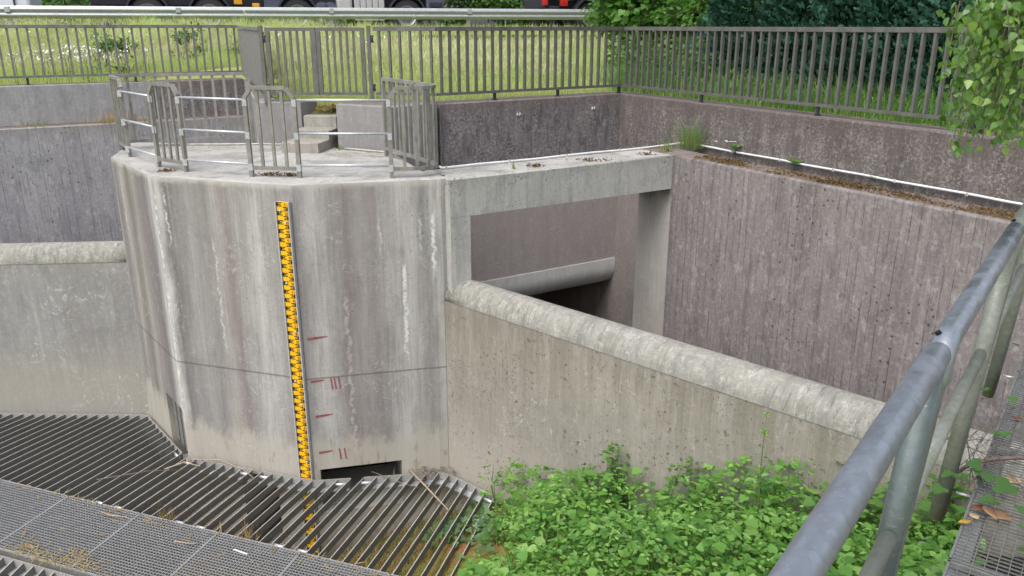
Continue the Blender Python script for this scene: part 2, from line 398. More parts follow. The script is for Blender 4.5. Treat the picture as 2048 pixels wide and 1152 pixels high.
M['galv'] = galv('galvanised_new', (.58, .62, .66), (.36, .39, .42), .38, .5)
M['galv_zinc'] = galv('zinc_spray', (.46, .48, .50), (.33, .34, .345), .6, .2)
M['rack'] = galv('rack_steel', (.21, .207, .195), (.135, .133, .125), .6, .1)
M['rack_edge'] = galv('rack_lit_edge', (.46, .45, .43), (.33, .325, .31), .5, .1)  # paler bar tops: light from above painted into the steel colour
M['rack_end'] = galv('rack_end_steel', (.38, .37, .36), (.27, .26, .255), .55, .15)
M['grate'] = galv('grating_steel', (.37, .378, .39), (.26, .268, .275), .5, .2)
M['grate_near'] = galv('near_grating_steel', (.21, .215, .21), (.12, .125, .115), .5, .25)
M['tube'] = galv('handrail_galvanised', (.315, .345, .40), (.22, .245, .295), .36, .7)
M['tube_green'] = galv('post_galvanised', (.20, .24, .25), (.11, .14, .145), .36, .65, algae=.6)
M['post_near'] = galv('near_post_galvanised', (.17, .21, .225), (.10, .13, .14), .35, .6, algae=.35)
M['tube_mid'] = galv('weathered_tube', (.28, .295, .265), (.17, .185, .155), .5, .3, algae=.45)
M['guard'] = galv('guardrail_galvanised', (.46, .48, .49), (.27, .28, .30), .4, .55)
M['bright'] = galv('bright_stub', (.75, .78, .8), (.5, .52, .54), .35, .5)
M['yellow'] = plain('staff_yellow', (.84, .47, .012), .5, 0, .08, 20)
M['black'] = plain('staff_black', (.015, .015, .017), .5)
M['red'] = plain('red_brown_digit', (.40, .10, .015), .5)
M['redpaint'] = plain('red_wall_paint', (.34, .11, .105), .8, 0, .45, 40)
M['white'] = plain('white_plastic', (.72, .73, .73), .5, 0, .15, 10)
M['offwhite'] = plain('old_white_plastic', (.50, .48, .42), .6, 0, .3, 10)
M['tyre'] = plain('tyre_rubber', (.035, .035, .04), .75, 0, .2)
M['truckdark'] = plain('truck_dark', (.04, .042, .055), .5, 0, .3)
M['truckblue'] = plain('truck_blue_grey', (.10, .115, .16), .4, 0, .2)
M['truckwhite'] = plain('truck_pale', (.46, .46, .46), .45, 0, .15)
M['rim'] = galv('wheel_rim', (.36, .375, .39), (.22, .23, .24), .45, .4)
M['orange'] = plain('orange_lamp', (.75, .33, .02), .4)
M['redlamp'] = plain('red_lamp', (.55, .03, .02), .35)
M['vanwhite'] = plain('van_white', (.68, .72, .78), .3, 0, .05)
M['glass'] = plain('dark_glass', (.03, .035, .04), .1, 0, .1)
M['asphalt'] = plain('asphalt', (.065, .065, .068), .9, 0, .3, 30)
M['linepaint'] = plain('road_line', (.55, .55, .53), .8, 0, .2, 30)
M['bark'] = plain('bark', (.10, .08, .06), .9, 0, .5, 14)
M['twig'] = plain('twig_wood', (.26, .215, .17), .9, 0, .4, 25)
M['palewood'] = plain('pale_stick', (.42, .33, .24), .85, 0, .3, 25)
M['vine'] = plain('vine_wood', (.165, .13, .11), .85, 0, .4, 30)
M['stem'] = plain('green_stem', (.14, .20, .06), .7, 0, .3, 30)
def soilmat(name, a, b, c):
    g = G(name); o = g.obj()
    col = g.mix(g.rng(g.noise(o, 3.2, 6, .7), .38, .62), a, b)
    col = g.mix(g.rng(g.noise(o, 1.7, 5, .65), .5, .66), col, c)
    col = g.mix(g.math('MULTIPLY', g.rng(g.noise(o, 30, 4, .8), .45, .7), .6), col, [x * .4 for x in a])
    g.bump(g.noise(o, 25, 5, .8), 1.0, .03)
    return g.fin(col, .95, 0, .1)
M['bank'] = soilmat('mossy_bank_soil', (.24, .22, .07), (.34, .17, .07), (.20, .22, .05))
M['soil'] = soilmat('meadow_soil', (.26, .31, .09), (.30, .28, .13), (.20, .27, .07))
M['pit'] = soilmat('pit_mud_and_shade', (.045, .042, .032), (.03, .028, .022), (.05, .055, .03))  # mud of the pit floor; also colours the painted shade under the near walkway
M['moss'] = leafmat('moss', [(.12, .07, .035), (.17, .105, .05), (.12, .10, .04), (.22, .15, .075)], .1, .9, .1)
M['grass'] = leafmat('meadow_grass', [(.42, .55, .21), (.56, .66, .31), (.47, .60, .24), (.68, .66, .42), (.58, .69, .34)], .55, .6, .2, (.5, (.33, .45, .17)), (.58, .50, .32))
M['seed'] = leafmat('grass_seed_heads', [(.58, .57, .38), (.66, .63, .46), (.54, .56, .36)], .4, .7, .1, (.5, (.34, .34, .15)))
M['tallgrass'] = leafmat('tall_grass', [(.11, .25, .065), (.17, .33, .085), (.14, .28, .07), (.24, .38, .12)], .4, .5, .3)
M['drygrass'] = leafmat('dry_grass', [(.40, .31, .16), (.48, .38, .21), (.38, .22, .09), (.32, .30, .13)], .3, .8, .1)
M['cover'] = leafmat('ground_cover_leaf', [(.045, .13, .028), (.13, .30, .06), (.24, .45, .10), (.075, .21, .055), (.18, .37, .08), (.36, .54, .18)], .42, .42, .4, (2.2, (.19, .37, .06)))
M['cover_dark'] = leafmat('weed_leaf', [(.07, .17, .035), (.13, .26, .05), (.18, .33, .075)], .4, .42, .4)
M['ivy'] = leafmat('ivy_leaf', [(.045, .12, .03), (.08, .18, .04), (.12, .24, .06)], .25, .3, .5)
M['ivy_pale'] = leafmat('pit_ivy_leaf', [(.10, .20, .08), (.15, .27, .10), (.08, .15, .06)], .3, .4, .5)
M['birch'] = leafmat('birch_leaf', [(.035, .10, .02), (.12, .27, .045), (.27, .42, .07), (.07, .18, .04), (.20, .36, .12), (.05, .13, .035)], .35, .32, .6, (3.5, (.12, .22, .04)))
M['bush'] = leafmat('bush_leaf', [(.06, .16, .03), (.11, .25, .045), (.15, .30, .06), (.09, .20, .04)], .4, .42, .4)
M['hedge'] = leafmat('hedge_leaf', [(.05, .13, .03), (.09, .19, .04), (.13, .25, .06)], .3, .45, .4)
M['tree'] = leafmat('tree_leaf', [(.04, .10, .025), (.07, .15, .035), (.10, .19, .05)], .3, .5, .3)
M['thuja'] = leafmat('conifer_spray', [(.022, .075, .05), (.035, .105, .068), (.055, .14, .088)], .12, .6, .25, (1.2, (.018, .06, .042)))
M['petal'] = plain('white_petal', (.80, .80, .78), .7)
M['leaf_brown'] = plain('dead_leaf_brown', (.33, .19, .105), .8, 0, .35, 30)
M['leaf_tan'] = plain('dead_leaf_tan', (.50, .36, .20), .8, 0, .3, 30)
M['leaf_yellow'] = plain('dead_leaf_yellow', (.52, .30, .05), .7, 0, .3, 30)
M['leaf_russet'] = plain('dead_leaf_russet', (.25, .10, .055), .8, 0, .35, 30)

# ------------------------------------------------------------------ concrete structure
V1, V2, V3, V4 = (-5.25, 10.62), (-4.12, 9.20), (-2.38, 8.66), (-.84, 9.045)
V5 = (-.70, 8.965)
D58 = azv(58); N58 = Vector((.530, -.848, 0))          # N58 points towards the viewer
D150 = azv(150.1); D151 = azv(151.1)
K = Vector((1.73, 13.2, 0))
BL = Vector((-.70, 8.965, 0)); BR = Vector((2.13, 10.72, 0))

pier = empty('inlet_pier', (-2.7, 9.6, -5.3))
tag(pier, 'grey faceted concrete pier with pale lime streaks, carrying the railed platform', 'pier')
PO = Vector((-2.7, 9.6, -5.3))
def prism_part(name, poly, z0, z1, mats, parent, bev=.012, origin=None, u0=0.0, mtop=1):
    mb = MB(); mb.prism(poly, z0, z1, bev, 0, mtop, u0)
    o = mb.build(name, mats, None)
    if origin is not None:
        o.data.transform(Matrix.Translation(-Vector(origin)))
    if parent is not None: o.parent = parent
    return o
# rounded right shoulder of the platform
rear = [(-1.06, 9.52), (-1.55, 10.86), (-2.4, 11.30), (-2.62, 11.9), (-3.2, 12.1), (-3.6, 11.72), (-4.2, 11.80), (-5.6, 11.98)]
shoulder = [(-1.02, 8.985), (-.90, 9.00), (-.80, 9.035), (-.735, 9.09)]
top_poly = [V1, V2, V3] + shoulder + [(-.735, 9.2)] + rear
# body with real openings: build the body from slabs around the openings on the two front facets
def facet_pt(a, b, t): return (a[0] + (b[0]-a[0]) * t, a[1] + (b[1]-a[1]) * t)
mb = MB()
def wallface(a, b, z0, z1, u0, holes=()):
    """vertical facet a->b with rectangular holes (t0,t1,h0,h1)"""
    L = math.dist(a, b); ts = sorted({0.0, 1.0, *[h[0] for h in holes], *[h[1] for h in holes]}); zs = sorted({z0, z1, *[h[2] for h in holes], *[h[3] for h in holes]})
    for i in range(len(ts) - 1):
        for j in range(len(zs) - 1):
            tm, zm = (ts[i] + ts[i+1]) / 2, (zs[j] + zs[j+1]) / 2
            if any(h[0] < tm < h[1] and h[2] < zm < h[3] for h in holes): continue
            p, q = facet_pt(a, b, ts[i]), facet_pt(a, b, ts[i+1])
            mb.face([(*p, zs[j]), (*q, zs[j]), (*q, zs[j+1]), (*p, zs[j+1])], [(u0+ts[i]*L, zs[j]), (u0+ts[i+1]*L, zs[j]), (u0+ts[i+1]*L, zs[j+1]), (u0+ts[i]*L, zs[j+1])], 0)
    d = Vector((b[0]-a[0], b[1]-a[1], 0)).normalized(); nin = Vector((-d.y, d.x, 0))
    for (t0, t1, h0, h1, dep) in holes:
        p, q = Vector((*facet_pt(a, b, t0), 0)), Vector((*facet_pt(a, b, t1), 0)); r = nin * dep
        Z = lambda w, z: (w.x, w.y, z)
        mb.face([Z(p,h0), Z(p+r,h0), Z(q+r,h0), Z(q,h0)][::-1], m=0)
        mb.face([Z(p,h1), Z(p+r,h1), Z(q+r,h1), Z(q,h1)], m=0)
        mb.face([Z(p,h0), Z(p,h1), Z(p+r,h1), Z(p+r,h0)], [(u0, h0), (u0, h1), (u0+dep, h1), (u0+dep, h0)], 0)
        mb.face([Z(q,h0), Z(q+r,h0), Z(q+r,h1), Z(q,h1)], [(u0, h0), (u0+dep, h0), (u0+dep, h1), (u0, h1)], 0)
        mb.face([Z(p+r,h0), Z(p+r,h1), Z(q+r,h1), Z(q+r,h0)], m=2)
ZB = -5.3
BV = .018
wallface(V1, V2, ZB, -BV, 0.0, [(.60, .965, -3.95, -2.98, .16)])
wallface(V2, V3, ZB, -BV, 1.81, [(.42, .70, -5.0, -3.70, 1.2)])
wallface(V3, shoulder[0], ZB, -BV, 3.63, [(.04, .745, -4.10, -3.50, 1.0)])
pts = [shoulder[0]] + shoulder[1:] + [(-.735, 9.2)] + rear + [V1]
u = 3.63 + math.dist(V3, shoulder[0])
for a, b in zip(pts[:-1], pts[1:]):
    wallface(a, b, ZB, -BV, u); u += math.dist(a, b)
# chamfered top edge and slab
n = len(top_poly); P = [Vector((p[0], p[1])) for p in top_poly]; ins = []
for i in range(n):
    a = (P[i]-P[i-1]).normalized(); b = (P[(i+1) % n]-P[i]).normalized(); na, nb = Vector((-a.y, a.x)), Vector((-b.y, b.x))
    ins.append(P[i] + (na+nb) / max(.4, 1+na.dot(nb)) * .03)
for i in range(n):
    j = (i+1) % n
    mb.face([(*P[i], -BV), (*P[j], -BV), (*ins[j], 0), (*ins[i], 0)], [(i, -.02), (i+.3, -.02), (i+.3, 0), (i, 0)], 1)
mb.face([(*p, 0) for p in ins], [(p.x, p.y) for p in ins], 1)
body = mb.build('body', [M['pier'], M['pier_top'], M['dark']])
body.data.transform(Matrix.Translation(-PO)); body.parent = pier
# steel guide plates in the recess of the left facet
d12 = Vector((V2[0]-V1[0], V2[1]-V1[1], 0)).normalized(); n12 = Vector((-d12.y, d12.x, 0))
for k in range(4):
    c = Vector((*facet_pt(V1, V2, .63 + .088 * k), 0)) + n12 * (.07 + .005 * k)
    mp = MB(); mp.box(c + Vector((0, 0, -3.36 - .03 * k)), (.13, .015, .62), (d12, n12, Vector((0, 0, 1))))
    o = mp.build('guide_plate', M['rack']); o.data.transform(Matrix.Translation(-PO)); o.parent = pier
# red paint marks by the staff (flat on the wall, 3 mm proud)
d34 = Vector((shoulder[0][0]-V3[0], shoulder[0][1]-V3[1], 0)).normalized(); o34 = Vector((d34.y, -d34.x, 0))
def on34(s_, z, off=.003): return Vector((V3[0], V3[1], 0)) + d34 * s_ + o34 * off + Vector((0, 0, z))
for (s0, s1, z, up, ticks) in ((.03, .26, -1.80, .016, ()), (.03, .19, -2.335, .01, (.26, .30, .35)), (.05, .26, -2.79, .018, ()), (.06, .23, -3.27, .012, (.30, .36))):
    mp = MB(); N_ = 10
    for i in range(N_):
        a, b = s0 + (s1-s0)*i/N_, s0 + (s1-s0)*(i+1)/N_
        w = lambda t: .015 * (1 - .75 * t ** 3)
        f = lambda t: z + up * t
        t0, t1 = i/N_, (i+1)/N_
        mp.face([on34(a, f(t0)-w(t0)), on34(b, f(t1)-w(t1)), on34(b, f(t1)+w(t1)), on34(a, f(t0)+w(t0))])
    for tk in ticks:
        for i in range(5):
            z_a, z_b = z + .03 - .03*i, z + .03 - .03*(i+1); sh = .006
            mp.face([on34(tk+sh*i/2-.009, z_a), on34(tk+sh*i/2+.009, z_a), on34(tk+sh*(i+1)/2+.009, z_b), on34(tk+sh*(i+1)/2-.009, z_b)][::-1])
    o = mp.build('paint_mark', M['redpaint']); o.data.transform(Matrix.Translation(-PO)); o.parent = pier

# portal frame: beam with two legs
fr = empty('concrete_portal_frame', (.7, 9.9, -5.3)); FO = Vector((.7, 9.9, -5.3))
tag(fr, 'pale concrete beam spanning from the pier to the ribbed wall, rust spots on top', 'beam')
back = -N58 * .66
def quad(a, b, t): return [(a.x, a.y), (b.x, b.y), (b.x+t.x, b.y+t.y), (a.x+t.x, a.y+t.y)]
BLg = BL + D58 * .004
prism_part('beam', quad(BLg, BR, back), -.45, 0, [M['beam'], M['pier_top']], fr, .02, FO)
prism_part('leg', quad(BLg, BL + D58 * .262, back), -5.3, -.452, [M['beam'], M['beam']], fr, .0, FO)
lg0 = BR + D58 * .003
prism_part('leg', [(lg0.x, lg0.y), (lg0.x + D58.x*.45, lg0.y + D58.y*.45), (lg0.x + D58.x*.45 - N58.x*.655, lg0.y + D58.y*.45 - N58.y*.655), (lg0.x - N58.x*.655, lg0.y - N58.y*.655)], -5.3, -.003, [M['leg'], M['ledge']], fr, .0, FO)

# back wall with rounded nose hanging over the dark culvert
bw = empty('back_wall', (0, 12.5, -2.1)); BO = Vector((0, 12.5, -2.1))
tag(bw, 'dark stained concrete wall behind the pale beam, with a rounded lower lip', 'wall')
Mw = Vector((-1.0, 11.49, 0)); Mx = K - D58 * 5.6
Mx = Mw
prism_part('wall_panel', quad(Mw, K, -N58 * .4), -2.1, .6, [M['upper_back'], M['walltop']], bw, .02, BO)
nb = MB(); prof = [(-.02, -2.102), (-.02, -2.2)] + [(-.02 + .32 * (1 - math.cos(t)), -2.26 - .32 * math.sin(t)) for t in [i * math.pi / 2 / 8 for i in range(9)]] + [(.6, -2.58), (.6, -2.102)]
L = (K - Mx).length
for i in range(len(prof)):
    a, b = prof[i], prof[(i+1) % len(prof)]
    p = lambda w, q: (w.x - N58.x * q[0], w.y - N58.y * q[0], q[1])
    nb.face([p(Mx, b), p(K, b), p(K, a), p(Mx, a)], [(0, b[1]), (L, b[1]), (L, a[1]), (0, a[1])], 0, 1 <= i <= 10)
o = nb.build('rounded_nose', M['nose']); o.data.transform(Matrix.Translation(-BO)); o.parent = bw

def wall(name, label, poly, z0, z1, mats, bev=.02, u0=0.0):
    o = prism_part(name, poly, z0, z1, mats, None, bev, None, u0)
    return tag(o, label, 'wall')
Ke = K + D151 * 10.5
wall('upper_right_wall', 'brown weathered concrete wall with white pipe at its foot and the green fence on top', quad(Ke, K - D151 * .4, D58 * .4)[::-1], -5.3, .595, [M['upper'], M['walltop']])
Rs = BR + D58 * .004 + D150 * .003; Re = BR + D150 * 9.5
off = D58 * .46
wall('ribbed_wall', 'large brown board-marked concrete wall below the mossy ledge', quad(Re, Rs, off * .95)[::-1], -5.3, 0.0, [M['board'], M['ledge']], .025)
# far end of the culvert so nothing shows through
wall('culvert_wall', 'dark concrete end wall inside the culvert under the rounded lip', quad(K - D58*5.6 - N58*2.4, K - N58*2.4 + D58*.3, -N58*.3), -5.3, -1.2, [M['redwall'], M['redwall']])

wall('culvert_roof', 'dark concrete roof slab of the culvert behind the rounded lip', quad(K - D58*5.6 - N58*2.4, K - N58*2.4 + D58*.3, N58*1.99)[::-1], -1.15, -.9, [M['redwall'], M['redwall']])
wall('culvert_side_wall', 'brown concrete side wall inside the culvert, right of the rounded lip', quad(K - D151*2.9, K - D151*.41, D58*.3), -5.3, -1.16, [M['redwall'], M['redwall']])
# weir walls with rounded caps
def weir(name, label, p0, az, L, matw):
    d = azv(az); nrm = Vector((-d.y, d.x, 0))
    if nrm.y > 0: nrm = -nrm                                # towards the viewer
    root = empty(name, (p0[0], p0[1], -5.3)); tag(root, label, 'weir wall'); O_ = Vector((p0[0], p0[1], -5.3))
    p0 = Vector((p0[0], p0[1], 0)); p1 = p0 + d * L
    q = quad(p0, p1, -nrm * .44)
    a = MB()
    area = sum(q[i][0]*q[(i+1)%4][1]-q[(i+1)%4][0]*q[i][1] for i in range(4))
    a.prism(q if area > 0 else q[::-1], -5.3, -1.452, 0)
    o = a.build('wall_panel', matw); o.data.transform(Matrix.Translation(-O_)); o.parent = root
    c = MB(); pr = []
    for i in range(15):
        t = math.pi * i / 14
        pr.append((-.22 + .226 * math.cos(t) , -1.45 + .235 * math.sin(t)))
    nseg = 24
    for i in range(14):
        for k in range(nseg):
            A, B = p0 + d * (L*k/nseg), p0 + d * (L*(k+1)/nseg)
            f = lambda w, r_: (w.x + nrm.x*r_[0], w.y + nrm.y*r_[0], r_[1])
            c.face([f(A, pr[i]), f(B, pr[i]), f(B, pr[i+1]), f(A, pr[i+1])], [(L*k/nseg, i*.055), (L*(k+1)/nseg, i*.055), (L*(k+1)/nseg, (i+1)*.055), (L*k/nseg, (i+1)*.055)], 0, True)
    c.face([f(p0, r_) for r_ in pr]); c.face([f(p1, r_) for r_ in reversed(pr)])
    c.face([f(p0, pr[0]), f(p0, pr[-1]), f(p1, pr[-1]), f(p1, pr[0])])
    o = c.build('rounded_cap', M['cap']); o.data.transform(Matrix.Translation(-O_)); o.parent = root
weir('overflow_weir', 'long tan concrete weir wall with a rounded pale cap above the green bank', (-.79, 9.035), 133.7, 9.5, M['weir'])
weir('side_weir', 'pale grey weir wall with a rounded cap left of the pier', (-5.20, 10.67), 265.2, 6.5, M['weir_left'])

# left side walls
d60 = azv(60); n60 = Vector((.5, -.866, 0))
L0 = Vector((-8.37, 14.5, 0)); LA = L0 - d60 * 6; LB = L0 + d60 * 1.95; LC = L0 + d60 * 3.62
wall('pale_upper_wall', 'pale bluish grey concrete wall below the left meadow fence', quad(LA, LB, -n60 * .35), -.04, .64, [M['left_upper'], M['walltop']])
wall('brown_upper_wall', 'dark brown speckled wall seen behind the railing at the left of the steps', quad(LB + d60*.004, LC, -n60 * .35), -5.3, .645, [M['upper_back'], M['walltop']])
LL = n60 * .33
wall('lower_left_wall', 'dark grey board-marked wall below the left ledge', quad(LA + LL, LC + LL, -n60 * .42), -5.3, -.045, [M['board_left'], M['ledge']], .02)
J0 = Vector((-3.66, 11.78, 0)); J1 = LC + n60 * .0
jd = (J1 - J0).normalized(); jn = Vector((jd.y, -jd.x, 0))
wall('jog_wall', 'narrow grey wall running back under the solid fence plate', [(J0.x, J0.y), (J0.x+jn.x*.3, J0.y+jn.y*.3), (J1.x+jn.x*.3, J1.y+jn.y*.3), (J1.x, J1.y)], -5.3, .63, [M['flank'], M['walltop']])
wall('stair_flank_wall', 'grey flank wall left of the concrete steps', [(-3.64, 11.66), (-2.98, 11.66), (-2.84, 12.05), (-3.60, 11.97)], -.3, .61, [M['flank'], M['walltop']])
wall('stair_flank_wall', 'grey flank wall between the concrete steps and the end railing', [(-2.40, 11.28), (-1.60, 10.89), (-1.04, 11.46), (-1.25, 11.75), (-2.22, 11.78)], -.3, .615, [M['flank'], M['walltop']])
# steps
st = empty('concrete_steps', (-2.8, 11.0, 0)); tag(st, 'weathered concrete steps from the platform up to the gate', 'steps'); SO = Vector((-2.8, 11.0, 0))
sd = azv(9); sx = Vector((sd.y, -sd.x, 0)); S0 = Vector((-2.585, 10.85, 0))
for k, (a, z0, z1, w) in enumerate(((0, .001, .14, .52), (.41, .14, .26, .5), (.72, .26, .42, .48))):
    p = S0 + sd * a; q = p - sx * w; z0 = .001 if k == 0 else z0 - .1
    r_ = sd * (.75 if k < 2 else 1.0)
    prism_part('step', [(q.x, q.y), (p.x, p.y), (p.x+r_.x, p.y+r_.y), (q.x+r_.x, q.y+r_.y)], z0, z1, [M['step'], M['step']], st, .015, SO, u0=k*.7)

# ------------------------------------------------------------------ gauge staff
W3 = Vector((V3[0], V3[1], 0)); d23 = Vector((V3[0]-V2[0], V3[1]-V2[1], 0)).normalized(); o23 = Vector((d23.y, -d23.x, 0))
sc = W3 - d23 * .11
gs = empty('gauge_staff', (sc.x, sc.y, -5.0)); tag(gs, 'yellow water level staff with black marks and numbers fixed to the pier', 'gauge staff'); GO = Vector((sc.x, sc.y, -5.0))
SB = sc + o23 * .035
SX, SY = d23, o23                                   # right along the wall, out of the wall
def sp(x, z, off=0.0): return SB + SX * x + SY * off + Vector((0, 0, z))
ZT = -.195; SW = .142
def fit(o, parent, O_): o.data.transform(Matrix.Translation(-O_)); o.parent = parent; return o
mb = MB(); mb.box(sp(0, (ZT-4.95)/2, -.012), (SW + .04, .02, abs(-4.95-ZT)), (SX, SY, Vector((0, 0, 1)))); fit(mb.build('backing_rail', M['galv']), gs, GO)
mb = MB(); mb.box(sp(0, (ZT-4.9)/2, .001), (SW, .006, abs(-4.9-ZT)), (SX, SY, Vector((0, 0, 1)))); fit(mb.build('board', M['yellow']), gs, GO)
for sx_ in (-1, 1):
    mb = MB(); mb.box(sp(sx_ * (SW/2 + .011), (ZT-4.95)/2, .004), (.014, .03, abs(-4.95-ZT)), (SX, SY, Vector((0, 0, 1)))); fit(mb.build('side_rail', M['galv_zinc']), gs, GO)
mb = MB(); md = MB(); N0 = 51
def rect(m_, x0, x1, z0, z1, off=.0065): m_.face([sp(x0, z0, off), sp(x1, z0, off), sp(x1, z1, off), sp(x0, z1, off)])
for k in range(47):
    zt = ZT - .006 - .1 * k
    if zt - .1 < -4.9: break
    x0, x1 = -SW/2, SW/2
    rect(mb, x0, x0 + .020, zt - .046, zt)                         # E of the upper half, left
    for j in range(3): rect(mb, x0 + .020, x0 + .066 - (.016 if j == 1 else 0), zt - .010 - .018 * j, zt - .018 * j)
    rect(mb, x1 - .020, x1, zt - .096, zt - .050)                  # mirrored E of the lower half, right
    for j in range(3): rect(mb, x1 - .066 + (.016 if j == 1 else 0), x1 - .020, zt - .060 - .018 * j, zt - .050 - .018 * j)
fit(mb.build('scale_marking', M['black']), gs, GO)
SEG = {'0': 'abcdef', '1': 'bc', '2': 'abged', '3': 'abgcd', '4': 'fgbc', '5': 'afgcd', '6': 'afgedc', '7': 'abc', '8': 'abcdefg', '9': 'abcdfg'}
def digit(m_, ch, x, z, w, h, t):
    for c in SEG[ch]:
        r_ = {'a': (x, x+w, z+h-t, z+h), 'd': (x, x+w, z, z+t), 'g': (x, x+w, z+h/2-t/2, z+h/2+t/2), 'f': (x, x+t, z+h/2, z+h), 'e': (x, x+t, z, z+h/2), 'b': (x+w-t, x+w, z+h/2, z+h), 'c': (x+w-t, x+w, z, z+h/2)}[c]
        rect(m_, *r_, off=.0068)
for k in range(46):
    zt = ZT - .006 - .1 * k; s_ = '%d' % (51 - k)
    for q, ch in enumerate(s_): digit(md, ch, SW/2 - .046 + .021 * q + (.021 if len(s_) == 1 else 0), zt - .044, .016, .034, .0052)
fit(md.build('number_lettering', M['red']), gs, GO)
for k, z in enumerate((-.29, -.42, -1.12, -1.70, -2.32, -2.62, -3.10, -3.38, -3.62, -4.2)):
    mb = MB(); x = (-.03, .028)[k % 2]
    mb.tube([sp(x, z, .004), sp(x, z, .016)], .013, 10); fit(mb.build('bolt', M['bright']), gs, GO)

# ------------------------------------------------------------------ bar fences
def fence(name, label, pts, zb, zt, spacing, mat, foot=.1, posts=None, bar_w=.030, bar_t=.045, group=None, cat='fence', rail_h=.045, rail_w=.055):
    """pts: plan polyline"""
    P = [Vector((p[0], p[1], 0)) for p in pts]; O_ = Vector((P[0].x, P[0].y, zb - foot))
    root = empty(name, O_); tag(root, label, cat, group)
    tr, br = MB(), MB(); barmesh = {}
    for a, b in zip(P[:-1], P[1:]):
        d = (b-a).normalized()
        tr.bar((a.x, a.y, zt - rail_h/2), (b.x, b.y, zt - rail_h/2), rail_w, rail_h)
        tr.bar((a.x, a.y, zt + .004), (b.x, b.y, zt + .004), rail_w * .7, .012)
        br.bar((a.x, a.y, zb + .018), (b.x, b.y, zb + .018), .05, .036)
    fit(tr.build('top_rail', mat), root, O_); fit(br.build('bottom_rail', mat), root, O_)
    for a, b in zip(P[:-1], P[1:]):
        d = (b-a).normalized(); Ls = (b-a).length; nb_ = max(1, round(Ls/spacing)); me = None
        h = zt - rail_h - zb - .036
        for i in range(nb_):
            c = a + d * (Ls * (i + .5) / nb_)
            if me is None:
                m_ = MB(); m_.box((0, 0, h/2), (bar_w, bar_t, h), (d, Vector((-d.y, d.x, 0)), Vector((0, 0, 1)))); o = m_.build('baluster', mat, root); me = o.data
            else:
                o = link(bpy.data.objects.new('baluster', me), root)
            o.location = Vector((c.x, c.y, zb + .036)) - O_
    for (p, q) in (posts or []):
        a, b = P[p], P[p+1]; c = a + (b-a) * q; d = (b-a).normalized()
        m_ = MB(); m_.box((c.x, c.y, zb - foot/2), (.04, .03, foot), (d, Vector((-d.y, d.x, 0)), Vector((0, 0, 1))))
        m_.box((c.x, c.y, zb - foot + .006), (.08, .06, .008), (d, Vector((-d.y, d.x, 0)), Vector((0, 0, 1))))
        fit(m_.build('foot', M['truckdark']), root, O_)
    return root, O_
ZR = 1.60
Kf = K - N58 * .12 + D58 * .1
Fv = (-1.03, 11.50)
fence('bar_fence', 'long grey bar fence on the back wall, from the gate to the far corner', [(-1.90, 11.66), Fv, (Kf.x, Kf.y)], .70, ZR, .142, M['fence'], posts=[(0, .6), (1, .28), (1, .62), (1, .985)])
fk = K + D151 * 9.6 - Vector((-.1, 0, 0)) + D58 * .02
fence('bar_fence', 'greenish grey bar fence running along the brown right wall to the birch twigs', [(Kf.x+.02, Kf.y-.05), (fk.x+.02, fk.y)], .70, ZR, .142, M['fence'], posts=[(0, .19), (0, .40), (0, .60), (0, .80)])
la = LA - n60 * .1; lc = LC - n60 * .1
fence('bar_fence', 'pale grey bar fence standing on the left wall before the flowering meadow', [(la.x, la.y), (lc.x, lc.y)], .76, ZR + .03, .15, M['fence_left'], posts=[(0, .62), (0, .46), (0, .80)], foot=.115, bar_t=.025, bar_w=.035)
# solid plate between the left fence and the gate
pl = empty('fence_plate', (J0.x, J0.y, .64)); tag(pl, 'solid grey sheet panel at the left of the gate', 'fence panel'); PLO = Vector((J0.x, J0.y, .64))
pa = J0 + jn * .16 + jd * .12; pb = lc
mb = MB(); mb.bar((pa.x, pa.y, 1.165), (pb.x, pb.y, 1.165), .012, .80); fit(mb.build('sheet', M['plate']), pl, PLO)
mb = MB(); mb.bar((pa.x, pa.y, 1.58), (pb.x, pb.y, 1.60), .055, .045); fit(mb.build('top_rail', M['fence_left']), pl, PLO)
mb = MB(); mb.bar((pa.x, pa.y, .74), (pb.x, pb.y, .74), .03, .04); mb.bar((pa.x, pa.y, .635), (pa.x, pa.y, .76), .04, .04); fit(mb.build('bottom_rail', M['fence_left']), pl, PLO)
